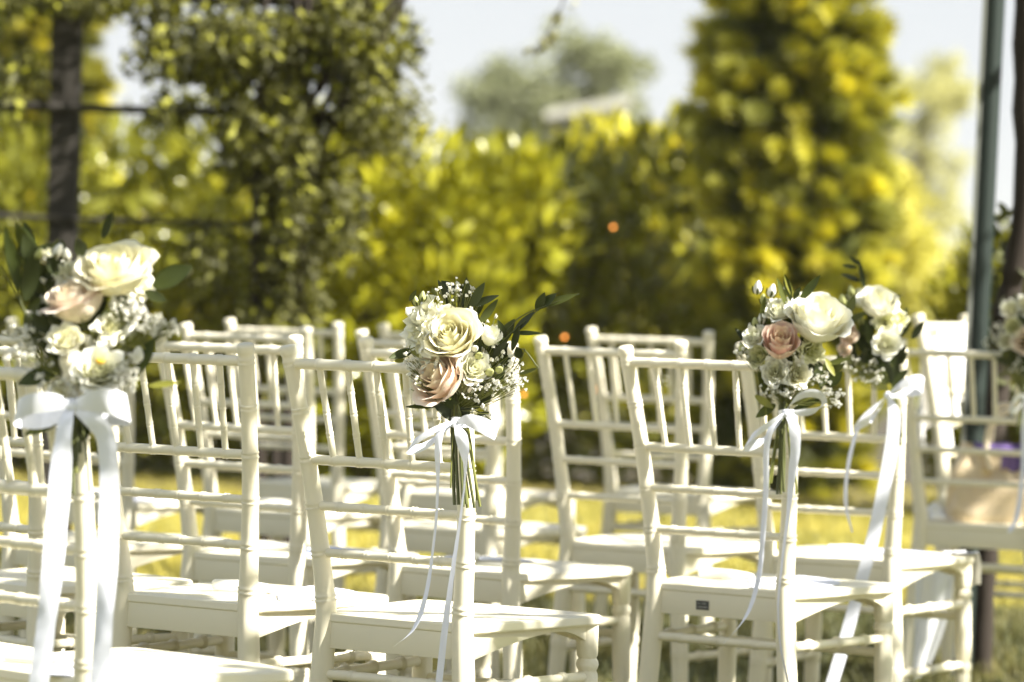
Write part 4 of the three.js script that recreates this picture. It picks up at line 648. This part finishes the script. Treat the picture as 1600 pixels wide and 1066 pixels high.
// ------------------------------------------------------------------ what lies on the chairs
const paper = std(0.72, 0.73, 0.82, 0.8), lilac = std(0.5, 0.54, 0.72, 0.8), handleMat = std(0.78, 0.76, 0.7, 0.5);
function seatFan(chair, x, z, turn, r, label, mat = paper, handle = true) {  // a paper fan with a scalloped rim lying on a seat, with its rolled handle
  const p = onChair(chair, x, SEAT + 0.0012, z), o = thing('paper_fan', p, label, 'paper fan', 'scalloped paper fans left on the seats'); o.rotation.y = chairs[chair].rotation.y + turn;
  const sh = new THREE.Shape(), n = 22; sh.moveTo(0.02, 0);
  for (let i = 0; i <= n * 6; i++) { const a = -1.25 + i / (n * 6) * 2.5, rr = r * (1 + 0.025 * Math.abs(Math.sin(i / 6 * Math.PI))); sh.lineTo(Math.cos(a) * rr, Math.sin(a) * rr); }
  sh.lineTo(0.02, 0);
  const g = new THREE.ExtrudeGeometry(sh, { depth: 0.002, bevelEnabled: false }); g.rotateX(-Math.PI / 2); part(o, 'leaf_of_paper', g, mat);
  const ribs = []; for (let i = 0; i < 9; i++) { const a = -1.15 + i * 0.2875, b = new THREE.BoxGeometry(r * 0.9, 0.0012, 0.004); b.translate(r * 0.5, 0.0027, 0); b.rotateY(a); ribs.push(b); } for (const b of ribs) part(o, 'rib', b, mat);
  if (handle) part(o, 'handle', sweep([V(-0.105, 0.0115, 0.0), V(-0.1, 0.0115, 0), V(-0.04, 0.0115, 0), V(0.0, 0.0095, 0), V(0.012, 0.009, 0)], [0.008, 0.0105, 0.0105, 0.007, 0.004], 12), handleMat);
}
seatFan('D', -0.03, -0.155, 0.25, 0.185, 'lilac white scalloped fan on the seat of the tagged chair');
seatFan('G', 0.02, -0.17, 0.9, 0.16, 'crumpled lilac fan on the shaded seat behind the tagged chair', lilac);
seatFan('B', 0.03, -0.2, 0.5, 0.17, 'white scalloped fan glaring in the sun left of the centre chair');
seatFan('K', 0.0, -0.15, 0.6, 0.16, 'pale blue fan on the seat behind the centre bouquet chair', lilac);
seatFan('A', -0.02, -0.08, 0.3, 0.15, 'white fan on the nearest sunlit seat at the left ribbons');
seatFan('L', 0.0, -0.15, 0.6, 0.16, 'blue white fan on a far seat seen between left chairs', lilac);
seatFan('R', 0.0, -0.15, 0.2, 0.16, 'white fan on the far left seat behind the broad ribbons');
seatFan('E', -0.1, -0.2, 2.0, 0.12, 'small fan on the shaded seat behind the long thin ribbons', paper);

// leather tote with a purple scarf in it
{
  const p = onChair('I', 0.055, SEAT + 0.001, -0.15), o = thing('handbag', p, 'beige gold leather tote bag with two tall handles on the chair', 'handbag'); o.rotation.y = -0.2;
  const hide = phys(0.66, 0.54, 0.36, 0.34, { metalness: 0.25, clearcoat: 0.3, clearcoatRoughness: 0.35 }), inner = std(0.09, 0.07, 0.05, 0.9), hw = 0.185, hd = 0.08, h = 0.19;
  const body = grid(72, 18, (u, v) => {
    const a = u * Math.PI * 2, c = Math.cos(a), s = Math.sin(a), e = 0.38, k = 1 - 0.28 * v * v, sag = 0.022 * noise.noise(c * 2.2, s * 2.2, v * 3 + 5) * (0.4 + v);
    const x = Math.sign(c) * Math.pow(Math.abs(c), e) * (hw * k + sag), z = Math.sign(s) * Math.pow(Math.abs(s), e) * (hd * (1 - 0.55 * v) + sag + 0.016 * Math.sin(Math.PI * Math.min(1, v * 1.5)));
    return V(x * (v < 0.05 ? 0.96 : 1), h * v - 0.018 * v * Math.cos(c * 3.0) * (v > 0.6 ? 1 : 0.5) + 0.004 * sag, z);
  }); part(o, 'body', body, hide);
  const bt = new THREE.BoxGeometry(hw * 1.88, 0.006, hd * 1.88); bt.translate(0, 0.004, 0); part(o, 'base', bt, hide);
  const lin1 = new THREE.BoxGeometry(hw * 1.3, 0.004, hd * 0.6); lin1.translate(0, h * 0.7, 0); part(o, 'lining', lin1, inner);
  for (const z of [-0.032, 0.04]) for (const x0 of [0]) part(o, 'handle', sweep(curve([V(-0.075 + z * 0.3, h * 0.72, z * 1.3), V(-0.075, h * 0.95, z), V(-0.062, h * 1.4, z * 0.7), V(-0.01 + z, h * 1.62, z * 0.5), V(0.055, h * 1.42, z * 0.7), V(0.075, h * 0.95, z), V(0.078, h * 0.7, z * 1.3)], 36), 0.008, 8), std(0.72, 0.62, 0.45, 0.45));
  for (const x of [-0.075, 0.075]) { const t = new THREE.TorusGeometry(0.008, 0.0018, 8, 16); t.translate(x, h * 0.7, 0.062); part(o, 'ring', t, std(0.7, 0.55, 0.25, 0.25, { metalness: 1 })); }
  const sc = thing('scarf', p.clone().add(V(0, h * 0.93, 0)), 'purple scarf stuffed into the top of the beige handbag', 'scarf'); sc.rotation.y = -0.2;
  const pur = std(0.13, 0.085, 0.24, 0.85);
  part(sc, 'fold', grid(30, 12, (u, v) => { const x = (u - 0.5) * 0.22, a = (v - 0.5) * Math.PI; return V(x, 0.03 * Math.cos(a) + 0.01 * noise.noise(x * 30, v * 4, 1), 0.03 * Math.sin(a) + 0.008 * noise.noise(x * 24, v * 3, 8)); }), pur);
  part(sc, 'fold', grid(20, 10, (u, v) => V(0.02 + (u - 0.5) * 0.11, 0.012 - 0.05 * v * v + 0.006 * Math.sin(u * 16), 0.035 + 0.012 * Math.sin(u * 9 + v * 2) + 0.012 * Math.sqrt(v))), pur);
}
// cloths
{
  const cl = std(0.8, 0.8, 0.82, 0.9);
  const n = thing('napkin', onChair('I', -0.135, SEAT + 0.002, -0.06), 'small crumpled white cloth left of the beige handbag', 'napkin');
  part(n, 'cloth', grid(24, 24, (u, v) => { const x = (u - 0.5) * 0.1, z = (v - 0.5) * 0.1, r = Math.hypot(x, z); return V(x, Math.max(0.001, 0.04 * Math.exp(-r * r * 900) + 0.01 * noise.noise(x * 50, z * 50, 2) + 0.006), z); }), cl);
  const s = thing('shawl', onChair('J', 0, 0, 0), 'white shawl draped over the back of the sunlit chair', 'shawl'); s.rotation.y = chairs.J.rotation.y;
  part(s, 'cloth', grid(26, 40, (u, v) => {
    const t = v * 2 - 1, k = Math.abs(t), x = (u - 0.5) * (0.3 - 0.12 * k) - 0.03 + 0.05 * k * (t > 0 ? 1 : -0.4) + 0.012 * Math.sin(v * 9), drop = 0.26 * Math.pow(k, 1.3) * (0.75 + 0.5 * u);
    return V(x, 0.965 - 0.05 * u + 0.02 * noise.noise(x * 18, v * 3, 4) - drop, 0.074 + Math.sign(t) * 0.026 * Math.min(1, k * 4) + 0.02 * Math.sin(u * 15 + t * 3) * k + 0.012 * noise.noise(u * 5, v * 6, 2));
  }), std(0.86, 0.85, 0.84, 0.9));
  const w = thing('sheer_cloth', at(1465, 900, 9.45), 'sheer white cloth hanging down below the handbag chair', 'cloth');
  part(w, 'cloth', grid(26, 30, (u, v) => { const px = lerp(1432, 1492, u) - 44 * v * u * v + (u < 0.3 ? -6 * v : 0), py = lerp(880, 1062, v) - 12 * u * v, p = at(px, py, 9.45 + 0.012 * Math.sin(u * 9 + v * 2) - 0.05 * v).sub(w.position); return p; }), phys(0.78, 0.79, 0.8, 0.9, { transmission: 0.45, thickness: 0 }));
  const c2 = thing('napkin', onChair('G', 0.16, SEAT + 0.003, -0.29), 'white paper napkin hanging over the front corner of the shaded seat', 'napkin');
  part(c2, 'cloth', grid(16, 24, (u, v) => { const a = v * 0.16, b = Math.max(0, a - 0.07), x = (u - 0.5) * 0.07; const along = Math.min(a, 0.07) + Math.min(0.012, b * 0.3); return V(0.006 + along * 0.75 + x * 0.5, 0.002 - Math.max(0, b - 0.012) * 0.95 + 0.003 * Math.sin(u * 9), -along * 0.5 + x * 0.8); }), cl);
}
renderer.render(scene, camera);
